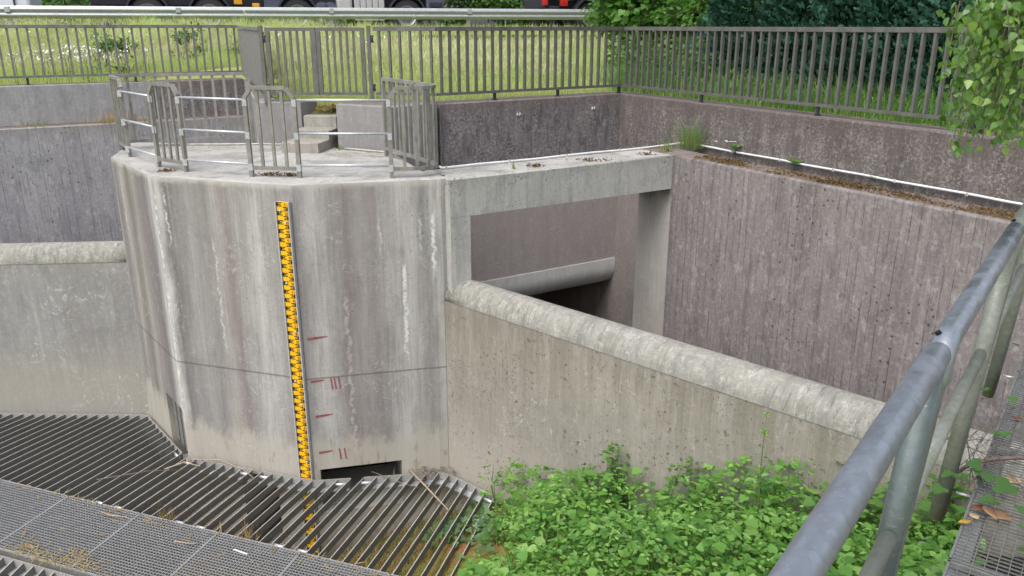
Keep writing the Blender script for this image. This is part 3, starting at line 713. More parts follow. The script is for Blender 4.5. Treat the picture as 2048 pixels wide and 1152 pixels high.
# gate: two leaves between hinge posts
gpL, gpR = Vector((-3.45, 11.66, 0)), Vector((-1.97, 11.66, 0))
for p, lb in ((gpL, 'slim grey gate post beside the solid sheet panel'), (gpR, 'slim grey gate post between the gate and the long fence')):
    r_ = empty('gate_post', (p.x, p.y, .58)); tag(r_, lb, 'gate post', 'posts of the gate')
    mb = MB(); mb.box((0, 0, .52), (.05, .05, 1.05)); mb.build('post', M['fence'], r_)
    for z in (.22, .87):
        mb = MB(); mb.tube([(.045, -.01, z - .05), (.045, -.01, z + .05)], .016, 8); mb.box((.045, -.01, z + .035), (.05, .03, .018)); mb.box((.045, -.01, z - .035), (.05, .03, .018)); mb.build('hinge', M['truckdark'], r_)
def leaf_gate(label, x0, x1, stile_at):
    r_ = empty('gate_leaf', (x0, 11.66, .7)); tag(r_, label, 'gate', 'leaves of the bar gate')
    w = x1 - x0
    mb = MB(); mb.box((w/2, 0, .877), (w, .05, .045)); mb.build('top_rail', M['fence'], r_)
    mb = MB(); mb.box((w/2, 0, .018), (w, .045, .036)); mb.build('bottom_rail', M['fence'], r_)
    for xx, ww in ((.03, .055 if stile_at != 0 else .09), (w - .03, .055 if stile_at != 1 else .075)):
        mb = MB(); mb.box((xx, 0, .445), (ww, .05, .817)); mb.build('stile', M['fence'], r_)
    me = None
    for i in range(5):
        xx = .06 + (w - .12) * (i + 1) / 6
        if me is None:
            mb = MB(); mb.box((0, 0, .445), (.032, .025, .817)); o = mb.build('baluster', M['fence'], r_); me = o.data
        else: o = link(bpy.data.objects.new('baluster', me), r_)
        o.location = (xx, 0, 0)
leaf_gate('left leaf of the grey bar gate, hinged beside the solid sheet', -3.39, -2.705, 1)
leaf_gate('right leaf of the grey bar gate, closing on the wide middle stile', -2.695, -2.03, 9)

# ------------------------------------------------------------------ platform railing
def pt(x, y, z=0.0): return Vector((x, y, z))
RW = .045
def rail_panel(label, pts, bars, zt=1.0, bevel=(True, True), z_b=.10, post_at=(0, -1), nbar_z=None):
    """upright bar panel along a plan polyline with bevelled top corners"""
    P = [Vector((p[0], p[1], 0)) for p in pts]; O_ = P[0].copy()
    root = empty('platform_railing', O_); tag(root, label, 'railing', 'bar panels of the platform railing')
    acc = [0]
    for a, b in zip(P[:-1], P[1:]): acc.append(acc[-1] + (b-a).length)
    Lt = acc[-1]
    def at(s_):
        for i in range(len(P)-1):
            if s_ <= acc[i+1] + 1e-9: return P[i] + (P[i+1]-P[i]) * ((s_-acc[i]) / (acc[i+1]-acc[i])), (P[i+1]-P[i]).normalized()
        return P[-1], (P[-1]-P[-2]).normalized()
    bv = .085
    mb = MB()
    zs = zt - .02
    path = []
    if bevel[0]: path += [(0, zs - .11), (bv, zs)]
    else: path += [(0, zs)]
    path += [(s_, zs) for s_ in acc[1:-1]]
    if bevel[1]: path += [(Lt - bv, zs), (Lt, zs - .11)]
    else: path += [(Lt, zs)]
    for (s0, z0), (s1, z1) in zip(path[:-1], path[1:]):
        a, _ = at(s0); b, _ = at(s1)
        mb.bar((a.x, a.y, z0), (b.x, b.y, z1), RW, .04)
    fit(mb.build('top_rail', M['rail']), root, O_)
    mb = MB()
    for i in range(len(P)-1): mb.bar((P[i].x, P[i].y, z_b), (P[i+1].x, P[i+1].y, z_b), .035, .04)
    fit(mb.build('bottom_rail', M['rail']), root, O_)
    for s_, has in ((0, True), (Lt, True)):
        c, d = at(s_); h = (zs - .11) if bevel[0 if s_ == 0 else 1] else zs
        mb = MB(); mb.box((c.x, c.y, h/2), (RW, RW * .9, h), (d, Vector((-d.y, d.x, 0)), Vector((0, 0, 1)))); fit(mb.build('post', M['rail']), root, O_)
    for s_ in bars:
        c, d = at(s_)
        mb = MB(); mb.box((c.x, c.y, (z_b + zs)/2), (.034, .022, zs - z_b - .04), (d, Vector((-d.y, d.x, 0)), Vector((0, 0, 1)))); fit(mb.build('baluster', M['rail']), root, O_)
    return root
pA0, pA1 = (-4.97, 10.57), (-5.37, 11.18)
pB0, pB1 = (-4.26, 9.77), (-3.80, 9.43)
pC0, pC1 = (-2.94, 9.11), (-2.38, 9.04)
rail_panel('short grey railing panel at the left end of the platform', [pA0, pA1], [.15 + .145*i for i in range(4)], bevel=(True, False))
backL = math.dist(pA1, (-3.75, 11.86))
rail_panel('long thin-barred railing panel along the rear edge of the platform', [(pA1[0]+.03, pA1[1]+.04), (-5.1, 11.45), (-3.75, 11.87)], [.16, .38] + [.38 + .148*i for i in range(1, 9)], bevel=(False, False))
rail_panel('narrow leaning-looking railing panel second from the left front', [pB0, pB1], [.145, .285, .425])
rail_panel('railing panel with three bars beside the yellow staff', [pC0, pC1], [.145, .285, .425])
curve = [(-1.345, 9.02)] + [(-1.10, 9.045), (-.98, 9.09), (-.90, 9.17), (-.87, 9.28), (-.90, 9.42)] + [(-1.64, 10.62)]
rail_panel('curved railing panel turning the right corner of the platform', curve, [.15 + .14*i for i in range(14)], bevel=(True, False))
# galvanised tubes closing the gaps
def tubes(label, a, b, zs):
    root = empty('railing_infill', (a[0], a[1], 0)); tag(root, label, 'railing tubes', 'galvanised infill tubes'); O_ = Vector((a[0], a[1], 0))
    for z in zs:
        mb = MB(); mb.tube([(a[0], a[1], z), (b[0], b[1], z)], .0135, 8); fit(mb.build('tube', M['galv']), root, O_)
    for p in (a, b):
        for z in zs:
            mb = MB(); mb.box((p[0], p[1], z - .03), (.047, .0465, .075)); fit(mb.build('zinc_patch', M['galv_zinc']), root, O_)
tubes('three galvanised tubes at the left end of the railing', (pA0[0]-.005, pA0[1]-.028), (pB0[0], pB0[1]), (.835, .475, .13))
tubes('three galvanised tubes across the left front gap of the railing', (pB1[0], pB1[1]-.005), (pC0[0], pC0[1]-.003), (.85, .49, .14))
tubes('three galvanised tubes across the gap above the paint marks', (pC1[0], pC1[1]-.003), (-1.345, 9.017), (.85, .49, .14))

# ------------------------------------------------------------------ white cable pipe
mb = MB()
e = D151 * 10 ; 
pp = [(-.86, 9.62, .03), (-.84, 9.585, .02), (-.78, 9.60, .02)]
p_end = Vector((2.20, 11.50, .02))
for t in range(1, 9): pp.append((-.78 + (p_end.x+.78)*t/8, 9.60 + (p_end.y-9.60)*t/8, .02 + .004*math.sin(t*1.7)))
pp += [(2.42, 11.66, .03), (2.56, 11.62, .022)]
for t in range(1, 13): q = Vector((2.56, 11.62, 0)) + (Vector((4.95, 7.29, 0)) - Vector((2.56, 11.62, 0))) * (t/12); pp.append((q.x, q.y, .02 + .004*math.sin(t*2.1)))
cp = empty('cable_pipe', (-.8, 9.6, 0)); tag(cp, 'thin white plastic pipe lying along the beam and the mossy ledge', 'pipe')
mb.tube(pp, .014, 8); fit(mb.build('pipe', M['white']), cp, Vector((-.8, 9.6, 0)))
for i in range(2, len(pp) - 1, 2):
    p = pp[i]; mb = MB(); mb.box((p[0], p[1], .018), (.02, .045, .036)); fit(mb.build('clip', M['offwhite']), cp, Vector((-.8, 9.6, 0)))
mb = MB(); mb.tube([(-2.30, 11.20, .018), (-2.0, 11.03, .02), (-1.70, 10.88, .016), (-1.45, 10.62, .016)], .013, 7); tag(mb.build('old_pipe', M['offwhite']), 'old cream pipe at the foot of the flank wall right of the steps', 'pipe')
mb = MB(); mb.tube([(-5.05, 11.62, .016), (-4.3, 11.62, .016), (-3.6, 11.66, .016), (-3.12, 11.60, .016)], .014, 7); tag(mb.build('old_pipe', M['offwhite']), 'old cream pipe along the rear edge of the platform left of the steps', 'pipe')
for k, (t, z) in enumerate(((.40, .38), (.83, .40))):
    r_ = Mw + (K - Mw) * t + N58 * .012
    o = MB()
    for s_ in (-.022, .022): o.tube([(r_.x + D58.x*s_, r_.y + D58.y*s_, z - .02), (r_.x + D58.x*s_, r_.y + D58.y*s_, z + .02)], .009, 6)
    o.box((r_.x - N58.x*.006, r_.y - N58.y*.006, z - .012), (.06, .008, .012), (D58, N58, Vector((0, 0, 1))))
    tag(o.build('wall_hook', M['white']), ('small white twin hook on the dark back wall nearer the railing', 'small white twin hook on the dark back wall near its corner')[k], 'hook', 'white hooks on the back wall')

# ------------------------------------------------------------------ trash rack and walkway grating
ZG = -3.40
gd = azv(109.7); gn = azv(19.7); C1 = 5.80; C2 = 4.83        # gn.p at the far and the near edge
BETA = 12.5; bd = azv(BETA); bm_ = Vector((bd.y, -bd.x, 0))   # bar direction and its normal (to the right)
SL = math.tan(R(7.0))
bound = [Vector((-11.5, 10.13, 0)), Vector((V1[0]+.0, V1[1], 0)), Vector((*V2, 0)), Vector((*V3, 0)), Vector((*V4, 0)), Vector((V4[0] + 3*.723, V4[1] - 3*.691, 0))]
def boundary(qv):
    """first hit of the bar line with lateral coordinate qv"""
    best = None
    for a, b in zip(bound[:-1], bound[1:]):
        qa, qb = a.dot(bm_), b.dot(bm_)
        if min(qa, qb) <= qv <= max(qa, qb) and abs(qb-qa) > 1e-6:
            p = a + (b-a) * ((qv-qa)/(qb-qa)); s_ = p.dot(bd)
            if best is None or s_ < best: best = s_
    return best
def rz(p): return ZG - .025 - SL * (p.dot(gn) - C1)
BH, BT, PITCH = .088, .010, .138
q_left = Vector((-8.3, 8.9, 0)).dot(bm_); q_right = Vector((-.22, 8.3, 0)).dot(bm_)
qs = []; q_ = q_right
while q_ > q_left: qs.append(q_); q_ -= PITCH
qs.reverse()
cuts = [Vector((V2[0]-.02, V2[1], 0)).dot(bm_), Vector((-3.12, 8.9, 0)).dot(bm_), Vector((-1.95, 8.78, 0)).dot(bm_)]
names = ['trash rack panel of long flat bars below the side weir, leftmost', 'trash rack panel of flat bars before the big dark opening',
         'trash rack panel of flat bars around the foot of the yellow staff', 'trash rack panel of flat bars over the mossy bank']
panels = [[], [], [], []]
for q_ in qs: panels[sum(q_ > c for c in cuts)].append(q_)
def rack_panel(label, qlist, near=False):
    ends = []
    for q_ in qlist:
        if not near:
            s1 = boundary(q_)
            if s1 is None: continue
            s1 -= .075
            # start at the grating edge: gn.(bm q + bd s) = C1
            s0 = (C1 + .015 - gn.dot(bm_) * q_) / gn.dot(bd)
        else:
            s1 = (C2 - .03 - gn.dot(bm_) * q_) / gn.dot(bd); s0 = s1 - 2.2
        A = bm_ * q_ + bd * s0; B = bm_ * q_ + bd * s1
        if near:
            A.z = ZG - .07 - 2.2 * .16; B.z = ZG - .07
        else:
            A.z, B.z = rz(A), rz(B)
        ends.append((A, B))
    O_ = ends[0][0].copy(); root = empty('trash_rack', O_); tag(root, label, 'trash rack', 'panels of the steel trash rack')
    for A, B in ends:
        mb = MB(); mb.bar(A - Vector((0, 0, BH/2 + .003)), B - Vector((0, 0, BH/2 + .003)), BT, BH - .006); mb.bar(A - Vector((0, 0, .0015)), B - Vector((0, 0, .0015)), BT, .003, m=1); fit(mb.build('rack_bar', [M['rack'], M['rack_edge']]), root, O_)
    mb = MB()
    for (A, B), (A2, B2) in zip(ends[:-1], ends[1:]):
        o = bd * .006
        mb.bar(B + o - Vector((0, 0, BH/2 - .003)), B2 + o - Vector((0, 0, BH/2 - .003)), .008, BH + .01)
    fit(mb.build('end_strip', M['rack_end']), root, O_)
    mb = MB()
    for (A, B), (A2, B2) in zip(ends[:-1], ends[1:]):
        dn = Vector((0, 0, BH + .012))
        mb.bar(B - bd * .05 - dn, B2 - bd * .05 - dn, .10, .012)
    fit(mb.build('support_angle', M['bright'] if not near else M['rack_end']), root, O_)
    for i in ((0, len(ends) - 2) if len(ends) > 4 else (0,)):
        for t in ((.045, .955) if not near else (.95,)):
            a = ends[i][0] + (ends[i][1]-ends[i][0]) * t; b = ends[i+1][0] + (ends[i+1][1]-ends[i+1][0]) * t; dn = Vector((0, 0, .035))
            mb = MB(); mb.tube([a - dn, b - dn], .019, 8); fit(mb.build('spacer_tube', M['bright']), root, O_)
    return ends
all_ends = [rack_panel(lb, ql) for lb, ql in zip(names, panels)]
nq = []; q_ = Vector((-5.6, 7.3, 0)).dot(bm_) 
while q_ < Vector((-3.4, 6.4, 0)).dot(bm_): nq.append(q_); q_ += .135
rack_panel('trash rack panel of flat bars below the near edge of the walkway grating', nq, True)

def grating(label, corner, dx, dy, nx, ny, w, l, mat, t=.004, h=.03, cross_h=.012, name='grating_panel', group=None, z=0.0):
    """panel with corner at corner, spanning w along dx and l along dy; nx bars along dy, ny cross bars along dx"""
    root = empty(name, corner); tag(root, label, 'grating', group)
    mb = MB()
    def bar3(a, b, tt, hh, zz):
        a, b = Vector(a), Vector(b); d = (b-a).normalized(); s_ = Vector((-d.y, d.x, 0)) * tt/2
        up = Vector((0, 0, zz)); dn = Vector((0, 0, zz - hh))
        mb.face([a - s_ + up, b - s_ + up, b + s_ + up, a + s_ + up][::1])
        mb.face([a - s_ + dn, b - s_ + dn, b - s_ + up, a - s_ + up]); mb.face([b + s_ + dn, a + s_ + dn, a + s_ + up, b + s_ + up])
    for i in range(1, nx): p = dx * (w * i / nx); bar3(p, p + dy * l, t, h, 0)
    for j in range(1, ny): p = dy * (l * j / ny); bar3(p, p + dx * w, t, cross_h, -.001)
    mb.build('lattice', mat, root, merge=False)
    mb = MB(); e_ = .004
    for a, b in ((dx*e_, dx*e_ + dy*l), (dx*(w-e_), dx*(w-e_) + dy*l), (dy*e_, dy*e_ + dx*w), (dy*(l-e_), dy*(l-e_) + dx*w)):
        mb.bar(a + Vector((0, 0, -h/2 + .003)), b + Vector((0, 0, -h/2 + .003)), .009, h)
    mb.build('edge_frame', mat, root)
    return root
sdir = azv(16.5)
gl = (C1 - C2) / sdir.dot(gn)
seams = [-9.35, -8.33, -7.31, -6.29, -5.27, -4.27, -3.27, -2.27, -1.3]
glabels = ['steel walkway grating panel cut by the left edge of the view', 'steel walkway grating panel second from the left',
           'steel walkway grating panel with dry grass at its near edge', 'steel walkway grating panel with a small white strip on it', 'steel walkway grating panel below the big dark opening',
           'steel walkway grating panel with a forked twig, below the staff', 'steel walkway grating panel at the foot of the mossy bank', 'steel walkway grating panel furthest right, ending in the weeds']
for i in range(8):
    w = seams[i+1] - seams[i]
    c = gn * C2 + gd * seams[i]; c.z = ZG
    grating(glabels[i], c, gd, sdir, 27, 26, w - .006, gl, M['grate'], .004, .024, .010, group='gratings of the rack walkway')

# floor of the pit, beams under the walkway
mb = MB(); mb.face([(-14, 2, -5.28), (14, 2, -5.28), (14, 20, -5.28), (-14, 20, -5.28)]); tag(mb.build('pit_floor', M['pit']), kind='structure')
wb = empty('walkway_beam', (-4, 7, -3.5)); tag(wb, 'dark steel girder carrying the walkway grating', 'girder')
mb = MB()
for c in (C1 - .06, C2 + .06):
    a = gn * c + gd * -10; b = gn * c + gd * -.9
    mb.bar((a.x, a.y, ZG - .13), (b.x, b.y, ZG - .13), .09, .18)
fit(mb.build('flange', M['rack']), wb, Vector((-4, 7, -3.5)))

# ------------------------------------------------------------------ bank
SD = azv(133.7)
def bank_z(x, y):
    s_ = x * .723 - y * .691
    z = -3.80 + .36 * (s_ + 5.95) if s_ > -6 else -3.82 + .62 * (s_ + 6)
    return max(-5.25, min(z, -1.5)) + .05 * math.sin(x * 2.3 + y) * math.cos(y * 1.9)
nx, ny = 90, 90; Vb = []; Fb = []
for j in range(ny + 1):
    for i in range(nx + 1):
        x = -4.5 + 10.5 * i / nx; y = .5 + 9.3 * j / ny
        Vb.append((x, y, bank_z(x, y) + rnd.uniform(-.02, .02)))
for j in range(ny):
    for i in range(nx):
        a = j * (nx + 1) + i
        if Vb[a][0] * .691 + Vb[a][1] * .723 < 6.1: Fb.append((a, a + 1, a + nx + 2, a + nx + 1))
bank = np_mesh('bank_ground', Vb, Fb, M['bank'], smooth=True); tag(bank, kind='structure')

# ------------------------------------------------------------------ foliage tools
def unit(a): return a / np.maximum(1e-9, np.linalg.norm(a, axis=-1, keepdims=True))
LEAF = {
 'ovate': (np.array([(0,0,0),(-.30,.32,.07),(-.26,.66,.05),(0,1,-.06),(.26,.66,.05),(.30,.32,.07),(0,.45,-.03)]), [(0,6,1),(1,6,2),(2,6,3),(3,6,4),(4,6,5),(5,6,0)]),
 'narrow': (np.array([(0,0,0),(-.16,.35,.04),(-.12,.7,.03),(0,1,-.05),(.12,.7,.03),(.16,.35,.04),(0,.5,-.02)]), [(0,6,1),(1,6,2),(2,6,3),(3,6,4),(4,6,5),(5,6,0)]),
 'birch': (np.array([(0,0,0),(-.30,.08,.03),(-.44,.28,.05),(-.24,.62,.03),(0,1,-.05),(.24,.62,.03),(.44,.28,.05),(.30,.08,.03),(0,.36,-.03)]), [(0,8,1),(1,8,2),(2,8,3),(3,8,4),(4,8,5),(5,8,6),(6,8,7),(7,8,0)]),
 'ivy': (np.array([(0,0,0),(-.34,-.12,.03),(-.52,.22,.05),(-.28,.36,.01),(-.26,.66,.03),(0,1,-.06),(.26,.66,.03),(.28,.36,.01),(.52,.22,.05),(.34,-.12,.03),(0,.3,-.04)]), [(k,10,k+1) for k in range(9)] + [(9,10,0)]),
 'heart': (np.array([(0,0,0),(-.28,-.10,.03),(-.50,.16,.06),(-.40,.52,.05),(0,1,-.08),(.40,.52,.05),(.50,.16,.06),(.28,-.10,.03),(0,.35,-.05)]), [(0,8,1),(1,8,2),(2,8,3),(3,8,4),(4,8,5),(5,8,6),(6,8,7),(7,8,0)]),
 'spray': (np.array([(0,0,0),(-.05,.3,0),(-.26,.50,.03),(-.08,.55,0),(-.20,.82,.03),(0,1,-.04),(.20,.78,.03),(.08,.52,0),(.26,.46,.03),(.05,.26,0),(0,.5,-.01)]), [(k,10,k+1) for k in range(9)] + [(9,10,0)]),
 'needle': (np.array([(0,0,0),(-.045,.4,.01),(0,1,.04),(.045,.4,.01)]), [(0,3,2),(0,2,1)]),
 'clump': (np.array([(0,0,0),(-.5,.35,.1),(-.2,.5,0),(-.35,1,-.05),(.05,.7,.05),(.4,.95,.1),(.25,.45,0),(.5,.2,.05),(0,.45,.12)]), [(k,8,k+1) for k in range(7)] + [(7,8,0)]),
}
def leaves_arrays(kind, pos, dirs, ups, size):
    T, F = LEAF[kind]; F = np.array(F)
    pos = np.asarray(pos, float); n = len(pos)
    y = unit(np.asarray(dirs, float)); z = np.asarray(ups, float)
    x = unit(np.cross(y, z)); z = np.cross(x, y)
    size = np.asarray(size, float).reshape(-1, 1, 1)
    V = pos[:, None, :] + size * (T[None, :, 0:1] * x[:, None, :] + T[None, :, 1:2] * y[:, None, :] + T[None, :, 2:3] * z[:, None, :])
    FF = F[None] + (np.arange(n) * len(T))[:, None, None]
    return V.reshape(-1, 3), FF.reshape(-1, 3)
def leaves(name, kind, pos, dirs, ups, size, mat, parent=None, O_=None):
    V, F = leaves_arrays(kind, pos, dirs, ups, size)
    if O_ is not None: V = V - np.array(O_)
    return np_mesh(name, V, F, mat, parent)
def rdir(n, up=0.0, spread=1.0):
    d = rng.normal(size=(n, 3)) * spread; d[:, 2] += up; return unit(d)
def blades(name, base, h, w, mat, lean=.35, parent=None, O_=None, seg=2, droop=.25):
    """grass blades: tapered bent strips (triangles)"""
    base = np.asarray(base, float); n = len(base); a = rng.random(n) * 2 * np.pi
    h = np.asarray(h, float).reshape(-1, 1); w = np.broadcast_to(np.asarray(w, float).reshape(-1, 1), (n, 1))
    s_ = np.stack([np.cos(a), np.sin(a), np.zeros(n)], 1)
    b = rng.random(n) * 2 * np.pi; L = np.stack([np.cos(b), np.sin(b), np.zeros(n)], 1) * (rng.random((n, 1)) * lean)
    up = np.array([[0, 0, 1.0]])
    m1 = base + h * .5 * up + L * h * .3; tip = base + h * up * (1 - droop * rng.random((n, 1))) + L * h
    V = np.stack([base - s_*w/2, base + s_*w/2, m1 + s_*w*.42, m1 - s_*w*.42, tip], 1)
    i = np.arange(n)[:, None] * 5
    F = np.concatenate([i + np.array([[0, 1, 2]]), i + np.array([[0, 2, 3]]), i + np.array([[3, 2, 4]])], 0)
    V = V.reshape(-1, 3)
    if O_ is not None: V = V - np.array(O_)
    return np_mesh(name, V, F, mat, parent)

# ------------------------------------------------------------------ meadow, road
def meadow_zv(x, y):
    x, y = np.asarray(x, float), np.asarray(y, float)
    t = x * -.309 + y * .951                                  # across the road
    lat = (x - J0.x) * jn.x + (y - J0.y) * jn.y               # right of the jog wall
    k = np.clip((lat + 2.6) / 2.6, 0, 1); k = k * k * (3 - 2 * k)
    ts = 16.5 * (1 - k) + 11.4 * k
    return .55 + .83 * np.clip((t - ts) / (25.0 - ts), 0, 1) ** 1.3 + .02 * np.sin(x * .9) * np.cos(y * .7)
def meadow_z(x, y): return float(meadow_zv(x, y))
def front_clear(x, y):
    """true where the meadow lies (behind the wall line)"""
    p = Vector((x, y, 0))
    right = (p - K).dot(D58) > .30                      # behind the right wall line, any depth
    backr = (p - K).dot(-N58) > .30 and x > -1.1
    gate = y > 11.82 and x <= -1.0 and x > -3.75 + (y - 11.7) * -.37 + .40 and not (-3.06 < x < -2.14 and y < 12.4)
    leftb = (p - L0).dot(-n60) > .30 and x < -3
    return (right and (p - K).dot(N58) < 12) or backr or gate or leftb
def pts_in(n, x0, x1, y0, y1, test):
    out = []
    while len(out) < n:
        x, y = rnd.uniform(x0, x1), rnd.uniform(y0, y1)
        if test(x, y): out.append((x, y))
    return np.array(out)
Vm, Fm = [], []; nx, ny = 150, 110
for j in range(ny + 1):
    for i in range(nx + 1):
        x = -34 + 68 * i / nx; y = 3 + 28 * j / ny; Vm.append((x, y, meadow_z(x, y)))
for j in range(ny):
    for i in range(nx):
        a = j * (nx + 1) + i
        if all(front_clear(Vm[q][0], Vm[q][1]) for q in (a, a+1, a+nx+2, a+nx+1)): Fm.append((a, a+1, a+nx+2, a+nx+1))
# fine strips closing the meadow up to the wall backs
def strip(pa, pb, nrm, w):
    m = 24; b = len(Vm)
    for i in range(m + 1):
        p = pa + (pb - pa) * (i / m)
        for k in (0, 1):
            q = p + nrm * (w * k); Vm.append((q.x, q.y, meadow_z(q.x, q.y) + .006))
    for i in range(m): Fm.append((b + 2*i, b + 2*i + 2, b + 2*i + 3, b + 2*i + 1))
strip(K - D58*2.9 - N58*.30, K + D58*1.0 - N58*.30, -N58, 1.0)
strip(K + D58*.30 - D151*.5, K + D151*11 + D58*.30, D58, 1.0)
strip(LA - n60*.30, LC - n60*.30, -n60, 1.0)
strip(Vector((-3.55, 11.78, 0)), Vector((-2.96, 11.78, 0)), Vector((0, 1, 0)), 1.1); strip(Vector((-2.26, 11.78, 0)), Vector((-.7, 11.78, 0)), Vector((0, 1, 0)), 1.1); strip(Vector((-2.97, 12.4, 0)), Vector((-2.25, 12.4, 0)), Vector((0, 1, 0)), .9)
b0 = len(Vm); Vm += [(-3.0, 11.86, .424), (-2.36, 11.82, .424), (-2.2, 12.4, .57), (-2.95, 12.4, .57)]; Fm.append((b0, b0+1, b0+2, b0+3))
ground = np_mesh('meadow_ground', Vm, Fm, M['soil'], smooth=True); tag(ground, kind='structure')
big = MB(); big.face([(-400, -200, -6.2), (400, -200, -6.2), (400, 500, -6.2), (-400, 500, -6.2)]); tag(big.build('far_ground', M['soil']), kind='structure')

rdv = azv(72); rnv = Vector((-rdv.y, rdv.x, 0)); T0 = 25.4     # rnv: across the road, away
def rp(s_, t, z=0): p = rdv * s_ + rnv * t; return Vector((p.x, p.y, z))
ZRD = 1.42
def strip_face(t0, t1, z, m_, s0=-120, s1=120):
    m_.face([rp(s0, t0, z), rp(s1, t0, z), rp(s1, t1, z), rp(s0, t1, z)])
mb = MB(); strip_face(T0, T0 + 8.6, ZRD, mb); tag(mb.build('road', M['asphalt']), kind='structure')
mb = MB(); strip_face(T0 + .30, T0 + .46, ZRD + .004, mb); strip_face(T0 + 8.0, T0 + 8.14, ZRD + .004, mb); tag(mb.build('road_edge_line', M['linepaint']), kind='structure')
mb = MB(); strip_face(T0 - 2.2, T0, ZRD - .05, mb); strip_face(T0 + 8.6, T0 + 60, ZRD - .04, mb); tag(mb.build('verge', M['soil']), kind='structure')

# grass of the meadow
P = pts_in(30000, -12.5, 3.6, 11.6, 20.5, front_clear)
P2 = pts_in(16000, -20, 9, 19, 26, front_clear)
def patchy(n, f=1.0):
    return 1
def gm(P, hmin, hmax, w, name, mat, label, lean=.5):
    z = meadow_zv(P[:, 0], P[:, 1]); n = len(P)
    pat = .6 + .55 * np.sin(P[:, 0] * 1.7 + 2 * np.sin(P[:, 1] * 1.1)) * np.cos(P[:, 1] * 1.4 + P[:, 0] * .6) + .35 * np.sin(P[:, 0] * 4.1 + P[:, 1] * 3.3)
    mown = np.where((P[:, 0] > -4.0) & (P[:, 1] < 16.0), .6, 1.0)        # shorter behind the gate
    h = (hmin + (hmax - hmin) * rng.random(n)) * (.6 + .6 * pat) * mown
    o = blades(name, np.column_stack([P, z]), h, w, mat, lean); tag(o, kind='stuff'); return o
gm(P, .12, .34, .010, 'grass', M['grass'], '')
gm(P2, .10, .26, .018, 'grass', M['grass'], '')
P3 = pts_in(9000, -22, 1, 20, 26, lambda x, y: 21.2 < x * -.309 + y * .951 < 24.3 and x / y < -.20 + .04 * math.sin(x * 3))
gm(P3, .34, .62, .018, 'grass', M['grass'], '')
# seed heads: thin stalk with a pale tuft
def seedheads(n, x0, x1, y0, y1):
    P = pts_in(n, x0, x1, y0, y1, lambda x, y: front_clear(x, y) and not (x > -3.4 and y < 13.5 and rnd.random() < .8))
    z = meadow_zv(P[:, 0], P[:, 1]); h = (.30 + .30 * rng.random(n)) * np.where((P[:, 1] > 19) & (P[:, 0] > -.22 * P[:, 1]), .55, 1.0)
    b = np.column_stack([P, z + h * .72]); 
    d = rdir(n, 1.6, .5)
    V, F = leaves_arrays('needle', np.repeat(b, 3, 0) + rng.normal(size=(3*n, 3)) * .015, np.repeat(d, 3, 0) + rng.normal(size=(3*n, 3)) * .3, rdir(3*n), .09 + .12 * rng.random(3*n))
    return V, F
V1_, F1_ = seedheads(8500, -12.5, 1.0, 12.0, 21); V2_, F2_ = seedheads(4500, -19, 6, 20, 26)
o = np_mesh('grass_seed_heads', np.vstack([V1_, V2_]), np.vstack([F1_, F2_ + len(V1_)]), M['seed']); tag(o, kind='stuff')
# grass strip behind the right fence, longer and greener
P = pts_in(11000, 1.6, 9.5, 4.6, 15.5, lambda x, y: .30 < (Vector((x, y, 0)) - K).dot(D58) < 2.6 and (Vector((x, y, 0)) - K).dot(N58) > -2.2)
z = meadow_zv(P[:, 0], P[:, 1]); o = blades('tall_grass', np.column_stack([P, z - .03]), .2 + .42 * rng.random(len(P)), .012, M['tallgrass'], .9, droop=.45); tag(o, kind='stuff')
# far verge grass across the road
P = np.array([tuple(rp(rnd.uniform(-24, 22), T0 - rnd.uniform(-.15, 2.2), 0))[:2] for _ in range(9000)])
o = blades('verge_grass', np.column_stack([P, np.full(len(P), ZRD - .06)]), .12 + .3 * rng.random(len(P)), .022, M['grass'], .6); tag(o, kind='stuff')
# white umbels in the meadow
def flower(x, y, h, label, n=9, r=.045, size=.045, name='white_flower', zb=None):
    z = meadow_z(x, y) if zb is None else zb
    root = empty(name, (x, y, z)); tag(root, label, 'flower', 'white flowers in the meadow')
    mb = MB(); mb.tube([(0, 0, 0), (.01, 0, h * .5), (0, .01, h)], [.006, .005, .003], 5); mb.build('stem', M['stem'], root)
    p = np.column_stack([rng.normal(size=n) * r, rng.normal(size=n) * r, h + rng.random(n) * .02]); 
    leaves('flower_petal', 'ovate', p, rdir(n, .2), np.tile([[0, 0, 1.0]], (n, 1)) + rng.normal(size=(n, 3)) * .3, size + .02 * rng.random(n), M['petal'], root)
fl = 0
for i in range(52):
    u_ = rnd.gauss(0, 1); x, y = -8.2 + rnd.gauss(0, .75), 15.6 + rnd.gauss(0, .5)
    if not front_clear(x, y): continue
    flower(x, y, .42 + rnd.random() * .2, 'white flower head in the dense patch behind the left fence')
for i in range(26):
    x, y = rnd.uniform(-13, -2), rnd.uniform(14, 23)
    if not front_clear(x, y): continue
    flower(x, y, .45 + rnd.random() * .25, 'single white flower head scattered through the meadow grass', 6, .03)

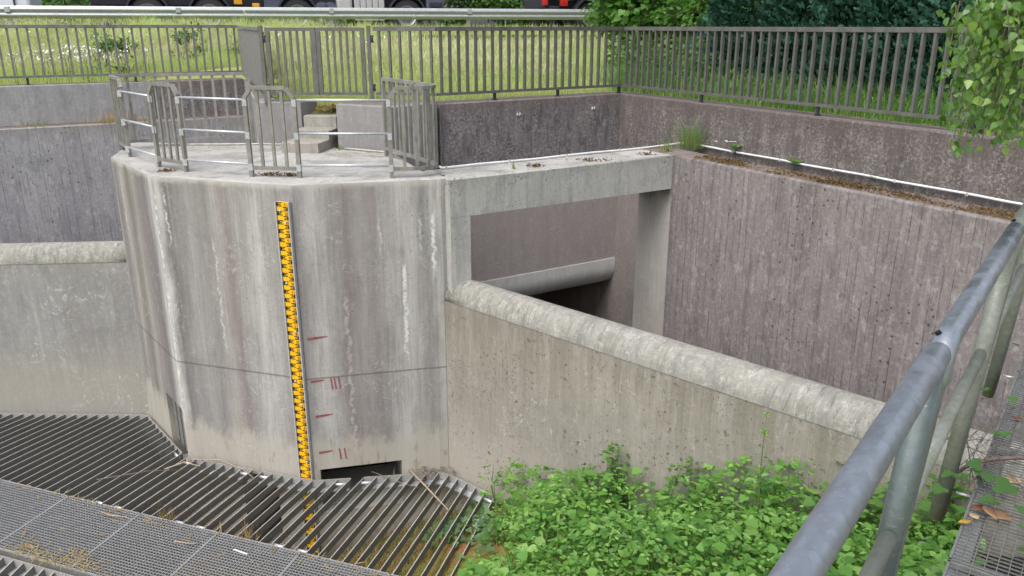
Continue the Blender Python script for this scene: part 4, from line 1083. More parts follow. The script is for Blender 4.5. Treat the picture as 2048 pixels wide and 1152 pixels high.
# ------------------------------------------------------------------ guardrail
gr = empty('guardrail', tuple(rp(-8, T0 - 1.0, 1.3))); GRO = rp(-8, T0 - 1.0, 1.3)
tag(gr, 'galvanised steel crash barrier along the road above the meadow', 'guardrail')
prof = [(-.01, 0), (.0, .02), (.055, .055), (.075, .085), (.055, .12), (0, .155), (.0, .16), (.055, .195), (.075, .225), (.055, .255), (0, .29), (-.01, .31)]
TG = T0 - 1.0; ZGU = 1.80
mb = MB()
for i in range(len(prof) - 1):
    (a0, z0), (a1, z1) = prof[i], prof[i+1]
    for s_ in range(-40, 60, 4):
        mb.face([rp(s_, TG - a0, ZGU + z0), rp(s_ + 4, TG - a0, ZGU + z0), rp(s_ + 4, TG - a1, ZGU + z1), rp(s_, TG - a1, ZGU + z1)], smooth=True)
fit(mb.build('beam', M['guard']), gr, GRO)
for s_ in range(-34, 50, 4):
    mb = MB(); c = rp(s_ + .6, TG + .1, 0)
    mb.bar((c.x, c.y, 1.0), (c.x, c.y, 2.06), .10, .06, up=tuple(rnv)); fit(mb.build('post', M['guard']), gr, GRO)
    mb = MB(); c = rp(s_ + .6, TG - .03, 2.02); mb.box(c, (.12, .10, .13), (rdv, rnv, Vector((0, 0, 1)))); fit(mb.build('bracket', M['guard']), gr, GRO)

# ------------------------------------------------------------------ vehicles on the road
def wheel(root, c, r, w, name='wheel'):
    """wheel with its axle across the road"""
    wz = empty(name, c); wz.parent = root; wz.location = Vector(c)
    mb = MB(); N_ = 28
    pr = [(r*.62, -w/2), (r*.92, -w/2), (r, -w/2 + .04), (r, w/2 - .04), (r*.92, w/2), (r*.62, w/2)]
    for i in range(N_):
        t0, t1 = 2*math.pi*i/N_, 2*math.pi*(i+1)/N_
        for (r0, o0), (r1, o1) in zip(pr[:-1], pr[1:]):
            f = lambda t, rr, oo: rdv * (rr*math.cos(t)) + Vector((0, 0, rr*math.sin(t))) + rnv * oo
            mb.face([f(t0, r0, o0), f(t1, r0, o0), f(t1, r1, o1), f(t0, r1, o1)], smooth=True)
    mb.build('tyre', M['tyre'], wz)
    mb = MB(); pr = [(r*.62, -w*.5), (r*.57, -w*.5), (r*.52, -w*.18), (r*.34, -w*.22), (r*.30, -w*.42), (r*.17, -w*.46), (.001, -w*.46)]
    for i in range(N_):
        t0, t1 = 2*math.pi*i/N_, 2*math.pi*(i+1)/N_
        for (r0, o0), (r1, o1) in zip(pr[:-1], pr[1:]):
            f = lambda t, rr, oo: rdv * (rr*math.cos(t)) + Vector((0, 0, rr*math.sin(t))) + rnv * oo
            mb.face([f(t0, r0, o0), f(t1, r0, o0), f(t1, r1, o1), f(t0, r1, o1)], smooth=True)
    for k in range(10):
        t = 2*math.pi*k/10; p = rdv * (r*.40*math.cos(t)) + Vector((0, 0, r*.40*math.sin(t))) - rnv * (w*.22)
        mb.tube([p, p - rnv * .04], .018, 6)
    mb.build('rim', M['rim'], wz)
def fender(root, c, r, w, name='mudguard', a0=.08, a1=.92):
    mb = MB(); N_ = 16
    for i in range(N_):
        t0, t1 = math.pi*(a0 + (a1-a0)*i/N_), math.pi*(a0 + (a1-a0)*(i+1)/N_)
        for rr, sgn in ((r, 1),):
            f = lambda t, q, oo: Vector(c) + rdv * (q*math.cos(t)) + Vector((0, 0, q*math.sin(t))) + rnv * oo
            mb.face([f(t0, r, -w/2), f(t1, r, -w/2), f(t1, r, w/2), f(t0, r, w/2)]); mb.face([f(t0, r, -w/2), f(t0, r - .05, -w/2), f(t1, r - .05, -w/2), f(t1, r, -w/2)])
    mb.build(name, M['truckdark'], root)
def vbox(root, name, s0, s1, t0, t1, z0, z1, mat, bev=.03):
    mb = MB(); c = rdv * ((s0+s1)/2) + rnv * ((t0+t1)/2) + Vector((0, 0, (z0+z1)/2)); mb.box(c, (s1-s0, t1-t0, z1-z0), (rdv, rnv, Vector((0, 0, 1))))
    o = mb.build(name, mat, root)
    if bev: md = o.modifiers.new('bevel', 'BEVEL'); md.width = bev; md.segments = 2
    return o
TT = T0 + 1.9                                    # near side of the traffic lane
def sroad(px, t=TT):
    """distance along the road for a direction of view (tan of azimuth)"""
    # solve (rdv s + rnv t): x/y = k
    k = px; return t * (k * rnv.y - rnv.x) / (rdv.x - k * rdv.y)
tk = empty('truck', rp(0, TT, ZRD)); tk.location = rp(0, TT, ZRD)
tag(tk, 'dark articulated truck with pale side tank, driving behind the crash barrier', 'truck')
kx = lambda x: (x - 1024) / 1703.0
TS = {n_: sroad(kx(x)) for n_, x in dict(w1=300, w2=423, w3=597, w4=815, tk0=677, tk1=772, fr=892, or1=481, or2=516, cy0=640, cy1=674).items()}
for k_ in ('w1', 'w2', 'w3', 'w4'):
    wheel(tk, rdv * TS[k_] + Vector((0, 0, .51)) + rnv * .15, .51, .34)
    fender(tk, rdv * TS[k_] + Vector((0, 0, .53)) + rnv * .15, .62, .5)
vbox(tk, 'side_tank', TS['tk0'], TS['tk0'] + (TS['tk1']-TS['tk0'])*.32, 0.0, .7, .42, 1.05, M['truckwhite'], .08)
for i in range(5):
    a = TS['tk0'] + (TS['tk1']-TS['tk0'])*(.36 + .128*i); vbox(tk, 'ribbed_panel', a, a + (TS['tk1']-TS['tk0'])*.118, .02, .1, .36, 1.25, M['truckwhite'], .02)
mb = MB()
for q in (.2, .7):
    s_ = TS['cy0'] + (TS['cy1']-TS['cy0'])*q; c = rdv * s_ + Vector((0, 0, .72)); mb.tube([c - rnv*0, c + rnv*.9], .2, 14)
mb.build('air_tank', M['truckblue'], tk)
vbox(tk, 'chassis', TS['w1'] - 1.6, TS['fr'] - .5, .4, 2.1, .78, 1.08, M['truckdark'])
vbox(tk, 'far_side_skirt', TS['w1'] - 1.4, TS['w3'] + 1.0, 2.0, 2.4, .5, 1.0, M['truckdark'])
vbox(tk, 'cab', TS['w4'] - 1.0, TS['fr'], .0, 2.4, 1.12, 3.3, M['truckblue'], .12)
vbox(tk, 'cab_lower', TS['w4'] + .66, TS['fr'] - .02, .04, 2.36, .38, 1.12, M['truckblue'], .06)
for z in (.45, .78): vbox(tk, 'cab_step', TS['w4'] + .75, TS['fr'] - .12, -.01, .06, z, z + .16, M['truckdark'], .02)
vbox(tk, 'windscreen', TS['fr'] + .004, TS['fr'] + .02, .2, 2.2, 2.0, 2.95, M['glass'], .0)
vbox(tk, 'trailer_body', TS['w1'] - 2.2, TS['tk0'] - .2, 0, 2.5, 1.30, 3.6, M['truckwhite'], .05)
vbox(tk, 'light_box', TS['or1'] - .12, TS['or1'] + .12, -.02, .1, .82, 1.15, M['orange'], .02)
vbox(tk, 'side_marker', TS['or2'] - .11, TS['or2'] + .11, -.02, .1, .74, .86, M['orange'], .02)
vbox(tk, 'valve_box', TS['or2'] + .25, TS['or2'] + .75, .2, .5, .74, 1.05, M['truckblue'], .02)
t2 = empty('truck_tractor', rp(0, TT, ZRD)); tag(t2, 'dark truck rear with red tail lamps, driving off behind the leafy bush', 'truck')
S2 = sroad(kx(1180))
wheel(t2, rdv * S2 + Vector((0, 0, .51)) + rnv * .15, .51, .36); wheel(t2, rdv * S2 + Vector((0, 0, .51)) + rnv * 2.1, .51, .36)
fender(t2, rdv * S2 + Vector((0, 0, .53)) + rnv * .15, .60, .5)
sa = sroad(kx(1092))
vbox(t2, 'rear_crossbar', sa, sa + .12, .1, 2.4, .78, 1.1, M['truckdark'])
vbox(t2, 'chassis', sa + .12, S2 + 4.2, .6, 2.0, .75, 1.05, M['truckdark'])
vbox(t2, 'mudflap', sa + .3, sa + .34, .05, .5, .18, .8, M['tyre'], 0); vbox(t2, 'mudflap', sa + .3, sa + .34, 1.9, 2.4, .18, .8, M['tyre'], 0)
vbox(t2, 'tail_lamp', sa - .05, sa + .06, -.02, .3, .86, 1.06, M['redlamp'], .02); vbox(t2, 'tail_lamp', sa + .55, sa + .78, -.03, .2, .84, 1.06, M['redlamp'], .02)
vbox(t2, 'side_panel', sa + .1, sa + .5, .05, .25, .5, .85, M['truckdark'], .02)
vbox(t2, 'trailer_body', sa, S2 + 3.6, 0, 2.5, 1.3, 3.6, M['truckblue'], .05)
wheel(t2, rdv * (S2 + 3.6) + Vector((0, 0, .51)) + rnv * .15, .51, .34)
vn = empty('van', rp(0, T0 + 4.6, ZRD)); tag(vn, 'pale bluish white van half out of view at the upper left', 'van')
v0, v1 = sroad(kx(-95), T0 + 4.6), sroad(kx(68), T0 + 4.6)
vbox(vn, 'body', v0, v1 - .9, 0, 1.9, .38, 2.0, M['vanwhite'], .12); vbox(vn, 'bonnet', v1 - 1.0, v1, .05, 1.85, .38, 1.1, M['vanwhite'], .1)
vbox(vn, 'door_gap', sroad(kx(35), T0+4.6), sroad(kx(38), T0+4.6), -.006, .05, .45, 1.9, M['truckdark'], 0)
vbox(vn, 'side_window', v1 - 2.0, v1 - 1.05, -.008, .03, 1.2, 1.75, M['glass'], 0)
for s_ in (v0 + .8, v1 - .6): wheel(vn, rdv * s_ + Vector((0, 0, .34)) + rnv * .12, .34, .22)

# ------------------------------------------------------------------ trees, bushes, conifers
def crown_points(n, c, rad, k=14, lump=.45):
    c = np.array(c, float); rad = np.array(rad, float)
    cen = c + unit(rng.normal(size=(k, 3))) * rad * (rng.random((k, 1)) ** .5) * .78
    idx = rng.integers(0, k, n); d = unit(rng.normal(size=(n, 3)))
    rr = (.55 + .45 * rng.random((n, 1))) * lump * rad.mean()
    p = cen[idx] + d * rr * np.array([1, 1, .85])
    return p, d
def bushy(name, label, x, y, z, c_h, rad, n, leaf, size, mat, cat='bush', group=None, trunk=(.06, 3), k=16, lump=.42, droop=.1, low=None):
    root = empty(name, (x, y, z)); tag(root, label, cat, group)
    p, d = crown_points(n, (0, 0, c_h), rad, k, lump)
    if low is not None: p[:, 2] = np.maximum(p[:, 2], low + rng.random(n) * .2)
    dirs = d * np.array([1, 1, .5]) + rng.normal(size=(n, 3)) * .6; dirs[:, 2] -= droop
    leaves('crown', leaf, p, dirs, d + np.array([0, 0, .9]) + rng.normal(size=(n, 3)) * .35, size[0] + (size[1]-size[0]) * rng.random(n), mat, root)
    mb = MB(); tr, ns = trunk
    for i in range(ns):
        a = rnd.random() * 6.28; tx, ty = math.cos(a) * rad[0] * .55 * (ns > 1), math.sin(a) * rad[1] * .55 * (ns > 1)
        mb.tube([(tx*.25, ty*.25, -.1), (tx*.5, ty*.5, c_h*.5), (tx, ty, c_h * 1.2)], [tr, tr*.75, tr*.35], 7)
        for j in range(4):
            b = rnd.random() * 6.28; zz = c_h * rnd.uniform(.45, 1.0); mb.tube([(tx*.6, ty*.6, zz), (tx*.6 + math.cos(b)*rad[0]*.6, ty*.6 + math.sin(b)*rad[1]*.6, zz + rad[2]*.5)], [tr*.4, tr*.15], 5)
    mb.build('trunk', M['bark'], root)
    return root
def at_px(px, Y): return (px - 1024) / 1690.0 * Y
# big-leaved bush behind the corner of the fence
bushy('leafy_bush', 'tall big-leaved bush behind the far corner of the fence', at_px(1265, 17.0), 17.0, .9, 1.7, (.95, 1.0, 1.7), 2600, 'heart', (.09, .17), M['bush'], trunk=(.03, 5), k=26, lump=.36)
bushy('leafy_bush', 'leafy bush right of the biggest one, in front of thin trunks', at_px(1385, 16.0), 16.0, .9, .95, (.75, .8, .95), 1900, 'ovate', (.07, .13), M['bush'], trunk=(.02, 4), k=20, lump=.36)
bushy('leafy_bush', 'low pale green shrub between the bush and the conifers', at_px(1450, 15.2), 15.2, .85, .7, (.7, .6, .65), 1500, 'narrow', (.07, .14), M['hedge'], trunk=(.015, 3), k=16, lump=.36)
for i, (px, Y, r_) in enumerate(((1342, 17.5, .055), (1356, 17.8, .03), (1371, 17.2, .03))):
    root = empty('thin_tree', (at_px(px, Y), Y, .9)); tag(root, ('thickest of the thin grey trunks behind the leafy bush', 'thin dark trunk standing close beside the thickest one', 'thin leaning trunk at the right of the small trunk group')[i], 'tree')
    mb = MB(); mb.tube([(0, 0, -.1), (.02, 0, 1.6), (.08 - .05*i, .1, 4.2)], [r_, r_*.85, r_*.5], 8); mb.build('trunk', M['vine'], root)
    p, d = crown_points(500, (0, 0, 4.4), (1.1, 1.1, 1.0), 8); leaves('crown', 'ovate', p, d, rdir(500, 1), .08 + .05*rng.random(500), M['tree'], root)
def under_test(x, y):
    q = Vector((x, y, 0)) - K; return q.dot(D58) > 1.0 and q.dot(N58) < 3.2
Pu = pts_in(5200, 1.9, 6.4, 13.4, 17.2, under_test); hu = .08 + .85 * rng.random(len(Pu)) * (.45 + .55 * np.sin(Pu[:, 0] * 2.3 + Pu[:, 1]) ** 2)
tag(leaves('undergrowth', 'ovate', np.column_stack([Pu, meadow_zv(Pu[:, 0], Pu[:, 1]) + hu]), rdir(len(Pu), -.1), rdir(len(Pu), 1.2), .06 + .08 * rng.random(len(Pu)), M['bush']), kind='stuff')
for (x, y, h_, r_, lb) in ((-8.1, 17.2, .42, .62, 'dark green nettle clump in the meadow behind the dense white flowers'), (-7.0, 18.2, .40, .55, 'dark green clump in the meadow right of the nettles'), (-12.2, 24.0, .62, .75, 'tall yellow-green weed clump leaning on the crash barrier'), (-5.6, 18.0, .30, .45, 'small green clump in the meadow before the end of the left fence')):
    bushy('meadow_clump', lb, x, y, meadow_z(x, y), h_, (r_, r_*.8, h_), 700, 'narrow', (.07, .15), M['hedge'], 'weed', trunk=(.008, 4), k=14, lump=.36)
# hedge beyond the road and woodland behind
hz = [(60, 36, 2.2), (150, 35, 2.3), (235, 36, 2.6), (330, 37, 2.5), (430, 37, 2.4), (520, 36.5, 2.3), (620, 38, 2.6), (720, 38, 2.5), (820, 38, 2.6), (915, 37, 2.4), (985, 37.5, 2.6), (1060, 38, 2.3), (1140, 38, 2.6), (1230, 38, 2.7)]
hl = ['round hedge bush behind the van', 'rusty tinged hedge bush left of the truck', 'light green hedge bush just left of the truck wheels', 'hedge bush behind the rearmost truck wheels', 'hedge bush seen between the truck wheels',
      'hedge bush behind the orange truck lamp', 'hedge bush behind the air tanks of the truck', 'hedge bush behind the pale truck tank', 'hedge bush behind the truck cab', 'leafy hedge bush just in front of the truck cab',
      'leafy hedge bush midway between the two trucks', 'leafy hedge bush just left of the red tail lamps', 'hedge bush behind the second truck', 'hedge bush across the road beside the big-leaved bush']
for (px, Y, h), lb in zip(hz, hl):
    bushy('hedge_bush', lb, at_px(px, Y), Y, 1.35, h * .55, (1.35, 1.2, h * .55), 1500, 'ovate', (.13, .24), M['hedge'], group='hedge across the road', trunk=(.04, 3), k=18, lump=.40)
tl = ['dark broad tree standing behind the van', 'dark broad tree behind the trailer', 'dark broad tree behind the gap of the trucks', 'dark broad tree behind the second truck', 'dark broad tree behind the big-leaved bush', 'dark tree behind the thin trunks',
      'dark tree in the gap before the conifers', 'dark tree behind the leftmost conifer', 'dark tree behind the middle conifers', 'dark tree behind the rightmost conifer']
for (px, Y), lb in zip(((-60, 44), (300, 45), (760, 46), (1080, 45), (1300, 27), (1400, 23), (1490, 19.5), (1600, 19), (1800, 17.5), (2050, 16)), tl):
    rr_ = Y * .085
    bushy('broad_tree', lb, at_px(px, Y), Y, 1.2 if Y > 30 else .9, rr_ * 1.05, (rr_, rr_*.8, rr_ * 1.1), 2600, 'clump', (.012*Y, .02*Y), M['tree'], 'tree', 'woodland trees at the back', trunk=(.14, 1), k=26, lump=.40)
# conifers
def conifer_mesh():
    n = 19000; a = rng.random(n) * 2 * np.pi; h = rng.random(n) ** .9 * 4.4
    R0 = (1.02 - .13 * h) * (1 + .16 * np.sin(a * 3 + h * 1.7) + .12 * np.sin(a * 7 + h * 4)); ring = R0 * (.55 + .45 * rng.random(n) ** .5)
    p = np.column_stack([np.cos(a) * ring, np.sin(a) * ring, h]); out = np.column_stack([np.cos(a), np.sin(a), np.zeros(n)])
    d = out * .75 + np.array([0, 0, .55]) + rng.normal(size=(n, 3)) * .42
    up = np.cross(out, [0, 0, 1]) + rng.normal(size=(n, 3)) * .6
    return leaves_arrays('spray', p, d, up, .08 + .09 * rng.random(n))
CV, CF = conifer_mesh()
cl = ['dark blue-green conifer at the left end of the conifer row', 'dark conifer second from the left end of the row', 'dark conifer in the middle of the row', 'dark conifer fourth from the left end of the row', 'dark conifer mostly behind the birch twigs', 'dark conifer at the right edge of the view']
proto = None
for i, (px, Y) in enumerate(((1515, 14.4), (1628, 13.4), (1742, 12.4), (1850, 11.6), (1975, 10.7), (2120, 9.9))):
    x = at_px(px, Y)
    if proto is None:
        proto = empty('conifer', (x, Y, .75)); np_mesh('crown', CV, CF, M['thuja'], proto)
        mb = MB(); mb.tube([(0, 0, -.2), (0, 0, 2), (0, 0, 4.5)], [.1, .08, .02], 8); mb.build('trunk', M['bark'], proto); r_ = proto
    else:
        r_ = proto.copy(); COL.objects.link(r_)
        for ch in list(proto.children): c = ch.copy(); COL.objects.link(c); c.parent = r_
        r_.location = (x, Y, .75)
    r_.rotation_euler = (0, 0, i * 1.9); r_.scale = (1, 1, 1 + .08 * (i % 3)); tag(r_, cl[i], 'conifer', 'conifers in a row')

# ------------------------------------------------------------------ birch twigs hanging in from the upper right
bt = empty('birch_branch', (2.2, 3.3, 2.2)); BTO = Vector((2.2, 3.3, 2.2)); tag(bt, 'hanging birch branch with fresh green leaves at the upper right', 'branch')
mb = MB(); lp, ld, lu, ls = [], [], [], []
def camray(px, py, dist):
    u_ = 576 - py; v = np.array([px - 1024., 1621*.9515 + u_*.3075, u_*.9515 - 1621*.3075]); v /= np.linalg.norm(v); return np.array([0, 0, 1.62]) + v * dist
tw = []
for i in range(120):
    x0 = rnd.uniform(1970, 2240); d0 = rnd.uniform(3.0, 4.1)
    xe = rnd.uniform(1900, 2070) if i < 70 else rnd.uniform(1945, 2075); ye = rnd.uniform(100, 285)
    if i < 5: ye = (60, 100, 175, 300, 215)[i]; xe = (1893, 1905, 1885, 1902, 1890)[i]
    a = camray(x0, rnd.uniform(-190, -20), d0 + .2); e_ = camray(xe, ye, d0)
    m_ = (a + e_) / 2 + np.array([-.02, 0, .10 + .08 * rnd.random()])
    pts = []
    for t in np.linspace(0, 1, 10): pts.append((1-t)**2 * a + 2*t*(1-t)*m_ + t*t*e_)
    mb.tube(pts, [.0035 - .0025*t for t in np.linspace(0, 1, 10)], 4, cap=False)
    for t in np.linspace(.34, 1.0, 38):
        if rnd.random() < .12: continue
        p = (1-t)**2 * a + 2*t*(1-t)*m_ + t*t*e_ + rng.normal(size=3) * .028
        lp.append(p); ld.append(np.array([rnd.gauss(0, .55), rnd.gauss(0, .4), -1 + rnd.gauss(0, .35)])); lu.append(np.array([rnd.gauss(-.2, .9), rnd.gauss(-.6, .7), rnd.gauss(.6, .7)])); ls.append(rnd.uniform(.018, .038))
fit(mb.build('twig', M['vine'], merge=False), bt, BTO)
leaves('foliage', 'birch', lp, ld, lu, ls, M['birch'], bt, tuple(BTO))

# ------------------------------------------------------------------ near walkway and handrail on the right
az_r = 36.6; hd = azv(az_r); hl_ = Vector((-hd.y, hd.x, 0))        # along the walkway; to the left of it
J1r, J2r = Vector((1.0, 1.755, 0)), Vector((1.87, 2.93, 0))
ZC = -.15
mesh_w = 1.0
e0 = J1r + hl_ * -.035
panels_ = [(-2.2, -1.2), (-1.19, -.19), (-.18, .82), (.83, 1.83), (1.84, 2.84), (2.85, 3.6)]
nl = ['near walkway grating panel behind the viewer', 'near walkway grating panel at the viewer', 'near walkway grating panel with the fallen leaves', 'near walkway grating panel crossed by the thick vine', 'near walkway grating panel beside the third post', 'near walkway grating panel reaching the mossy ledge']
for (s0, s1), lb in zip(panels_, nl):
    c = e0 + hd * s0; c.z = ZC
    grating(lb, c, -hl_, hd, 28, round((s1-s0)/.0245), mesh_w, s1 - s0, M['grate_near'], .0028, .022, .005, name='walkway_grating', group='gratings of the near walkway')
gb = empty('walkway_girder', tuple(e0 + Vector((0, 0, ZC)))); tag(gb, 'steel channel under the edge of the near walkway', 'girder')
mb = MB()
for off_ in (.03, .5, .95):
    a = e0 - hl_ * off_ + hd * -2.2; b = e0 - hl_ * off_ + hd * 3.6; mb.bar((a.x, a.y, ZC - .11), (b.x, b.y, ZC - .11), .06, .14)
fit(mb.build('channel', M['grate']), gb, e0 + Vector((0, 0, ZC)))
hr = empty('handrail', (J1r.x, J1r.y, ZC)); HO = Vector((J1r.x, J1r.y, ZC)); tag(hr, 'thick galvanised tube handrail along the near walkway', 'handrail')
TR = .0302; ZRa = .905
low = hl_ * .085                                           # posts lean out a little
def hp(s_, z, lat=0.0): return J1r + hd * s_ + hl_ * lat + Vector((0, 0, z))
LJ = (J2r - J1r).length
def lean(z): return .085 * (ZRa - z) / 1.3
# near top tube ends flush at the first post
mb = MB(); mb.tube([hp(-2.6, ZRa), hp(-1.2, ZRa), hp(-.05, ZRa), hp(-.032, ZRa)], [TR, TR, TR, TR*.86], 20); fit(mb.build('top_tube', M['tube']), hr, HO)
def bent(s0, s1):
    pts = []
    rb = .075
    pts += [hp(s0 - .005, -.34, lean(-.34)), hp(s0 - .005, .3, lean(.3)), hp(s0 - .003, ZRa - rb - .02, lean(.8))]
    for i in range(7):
        t = math.pi/2 * i / 6; pts.append(hp(s0 + rb - rb*math.cos(t), ZRa - rb + rb*math.sin(t)))
    pts += [hp(s0 + .3, ZRa), hp((s0+s1)/2, ZRa), hp(s1 - .03, ZRa)]
    return pts
for k, (s0, s1) in enumerate(((.012, LJ), (LJ + .012, 2*LJ), (2*LJ + .012, 3*LJ - .6))):
    pts = bent(s0, s1); mb = MB(); mb.tube(pts, TR, 20); fit(mb.build('bent_tube', M['tube_mid' if k else 'tube']), hr, HO)
    mb = MB(); p = hp(s0 + .038, ZRa + .0165, .0145); mb.tube([p, p + (hl_ * .7 + Vector((0, 0, .7))).normalized() * .0085], .0072, 12); fit(mb.build('vent_hole', M['dark']), hr, HO)
    # second post welded beside the bend
    mb = MB(); mb.tube([hp(s0 - .058, -.34, lean(-.34)), hp(s0 - .058, .3, lean(.3)), hp(s0 - .056, ZRa - .03, lean(.8))], TR * .98, 18); fit(mb.build('post', M['tube_mid' if k else 'post_near']), hr, HO)
ZM = .42
for k, (a, b) in enumerate(((-1.6, -.08), (.03, LJ - .075), (LJ + .03, 2*LJ - .075), (2*LJ + .03, 3*LJ - .7))):
    mb = MB(); mb.tube([hp(a, ZM, lean(ZM)), hp((a+b)/2, ZM, lean(ZM)), hp(b, ZM, lean(ZM))], .0212, 16); fit(mb.build('mid_tube', M['tube_mid']), hr, HO)
for s_ in (-.03, LJ - .03, 2*LJ - .03):
    mb = MB(); mb.tube([hp(s_, ZC - .06, .03), hp(s_, ZC - .06, -.03)], .007, 8); fit(mb.build('bolt', M['bright']), hr, HO)

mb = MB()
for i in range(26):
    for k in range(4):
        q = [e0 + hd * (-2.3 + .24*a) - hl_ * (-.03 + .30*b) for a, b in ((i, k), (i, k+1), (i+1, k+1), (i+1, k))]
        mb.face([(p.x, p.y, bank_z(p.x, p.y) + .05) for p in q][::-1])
tag(mb.build('painted_shade_ground', M['pit']), kind='structure')  # dark sheet added over the bank: walkway shade painted as ground colour
# ------------------------------------------------------------------ ivy and litter on the near walkway
def on_deck(px, py, z=ZC + .004):
    u_ = 576 - py; v = np.array([px - 1024., 1621*.9515 + u_*.3075, u_*.9515 - 1621*.3075]); t = (z - 1.62) / v[2]; return np.array([0, 0, 1.62]) + v * t
iv = empty('ivy_vine', tuple(on_deck(1920, 925))); IO = Vector(on_deck(1920, 925)); tag(iv, 'ivy creeping over the edge of the near walkway, with a thick brown stem', 'ivy')
mb = MB()
mb.tube([on_deck(2120, 935, ZC + .03), on_deck(2040, 915, ZC + .035), on_deck(1985, 918, ZC + .03), on_deck(1938, 930, ZC + .025), on_deck(1912, 946, ZC - .02), on_deck(1880, 955, ZC - .2)], [.010, .0095, .009, .008, .007, .006], 8); fit(mb.build('stem', M['vine']), iv, IO)
for k in range(26):
    mb = MB(); a = on_deck(rnd.uniform(1900, 1960), rnd.uniform(850, 990), ZC + .01); b = on_deck(rnd.uniform(1940, 2080), rnd.uniform(780, 1080), ZC + rnd.uniform(.01, .05)); m_ = (a+b)/2 + rng.normal(size=3) * .05 + np.array([0, 0, .02])
    mb.tube([(1-t)**2*a + 2*t*(1-t)*m_ + t*t*b for t in np.linspace(0, 1, 7)], .0016, 4, cap=False); fit(mb.build('tendril', M['vine']), iv, IO)
for (px, py, sz, dx, dy) in ((1985, 960, .085, -.5, .4), (2012, 985, .095, .2, .9), (1990, 1000, .075, -.6, -.1), (1945, 935, .07, .6, .5), (1935, 958, .06, -1, .2), (1960, 960, .055, 1, .1), (2040, 1100, .10, .7, -.4), (2035, 1020, .05, 1, .3), (1975, 780, .06, -.6, .7), (1950, 750, .055, .4, 1),
                             (2020, 800, .05, 1, .2), (2018, 815, .04, .3, -.5), (1985, 868, .055, .8, .2), (2005, 870, .05, .9, .4), (2010, 700, .04, .5, .5), (1905, 945, .06, -.8, -.3), (2046, 1060, .07, 1, .1), (1915, 905, .05, -1, .6), (1902, 880, .04, -1, .3), (1885, 975, .06, -.9, -.6), (1872, 955, .05, -.8, .2), (2044, 640, .05, .3, 1), (2030, 690, .05, .8, .8), (2042, 510, .06, .2, 1)):
    p = on_deck(px, py, ZC + rnd.uniform(.02, .07)); leaves('leaf', 'ivy', [p], [[dx, dy, rnd.uniform(-.2, .3)]], [[rnd.gauss(0, .25), rnd.gauss(-.1, .25), 1]], [sz], M['ivy'], iv, tuple(IO))
def dead_leaf(label, px, py, size, ang, mat, curl=.25, kind='ovate'):
    p = on_deck(px, py, ZC + .012); T, F = LEAF[kind]; V = T.copy() * size * np.array([1.25, 1, 1]); V[:, 2] = size * curl * (np.abs(T[:, 0]) * 1.4 + (T[:, 1] - .5) ** 2) ; c, s_ = math.cos(ang), math.sin(ang)
    W = np.column_stack([V[:, 0]*c - V[:, 1]*s_, V[:, 0]*s_ + V[:, 1]*c, V[:, 2]]); o = np_mesh('fallen_leaf', W, np.array(F), mat); o.location = p
    md = o.modifiers.new('thick', 'SOLIDIFY'); md.thickness = .0008
    tag(o, label, 'leaf', 'fallen leaves on the near walkway')
dead_leaf('large light brown curled dead leaf on the walkway grating', 1988, 1040, .085, -.9, M['leaf_brown'], .35, 'heart')
dead_leaf('russet dead leaf lying under the large brown leaf', 1975, 1022, .06, 1.1, M['leaf_russet'], .3)
dead_leaf('tan dead leaf near the right edge, beside the ivy', 2012, 965, .075, -1.3, M['leaf_tan'], .2)
dead_leaf('small pale tan leaf standing on the grating', 1957, 1040, .045, .3, M['leaf_tan'], .3)
dead_leaf('curled yellow leaf lying alone on the grating', 1915, 1048, .06, -1.4, M['leaf_yellow'], .6, 'narrow')
dead_leaf('small russet leaf at the far end of the walkway', 2046, 842, .05, .8, M['leaf_russet'], .3)

# ------------------------------------------------------------------ plants on the bank
def in_bank(x, y): return x*.691 + y*.723 < 5.95 and x*.723 - y*.691 > -6.35
gq = lambda x, y: x * bm_.x + y * bm_.y
def bank_test(x, y):
    if not in_bank(x, y): return False
    if (x - e0.x) * hl_.x + (y - e0.y) * hl_.y < .06: return False
    r_ = gq(x, y) - q_right
    if y > 3.0 and r_ < .46 + .16 * math.sin(y * 5) + .10 * math.sin(y * 13) - (.22 if y > 7.5 else 0): return False
    return True
def cover(n, x0, x1, y0, y1, kinds, mat, name, hmax=.34, test=bank_test):
    VV, FF, off_ = [], [], 0
    for kind, frac, smin, smax, grp in kinds:
        m = int(n * frac / grp); P = pts_in(m, x0, x1, y0, y1, test)
        lum = .55 + .45 * np.sin(P[:, 0] * 3.1 + 1.3 * np.sin(P[:, 1] * 2.3)) * np.cos(P[:, 1] * 2.7 + P[:, 0])
        wall_d = 5.98 - (P[:, 0] * .691 + P[:, 1] * .723)
        H = (.06 + rng.random(m) ** .7 * hmax) * (.45 + .75 * lum) * (1 + .5 * np.exp(-wall_d * 2.5))
        z = np.array([bank_z(a, b) for a, b in P]) + H
        for j in range(grp):
            az_ = rng.random(m) * .5 + 2 * np.pi * j / grp + (np.arange(m) * 2.4)
            d = np.column_stack([np.cos(az_), np.sin(az_), rng.normal(size=m) * .25 - .05])
            s_ = smin + (smax - smin) * rng.random(m)
            up = np.column_stack([rng.normal(size=m) * .3, rng.normal(size=m) * .3 - .12, np.ones(m)])
            p = np.column_stack([P, z]) + d * s_[:, None] * (.25 if grp > 1 else 0)
            V, F = leaves_arrays(kind, p, d, up, s_); VV.append(V); FF.append(F + off_); off_ += len(V)
    return tag(np_mesh(name, np.vstack(VV), np.vstack(FF), mat), kind='stuff')
cover(10500, -.9, 3.4, 3.9, 8.6, [('ovate', .55, .025, .07, 3), ('narrow', .33, .04, .09, 5), ('heart', .12, .05, .11, 1)], M['cover'], 'ground_cover', .46)
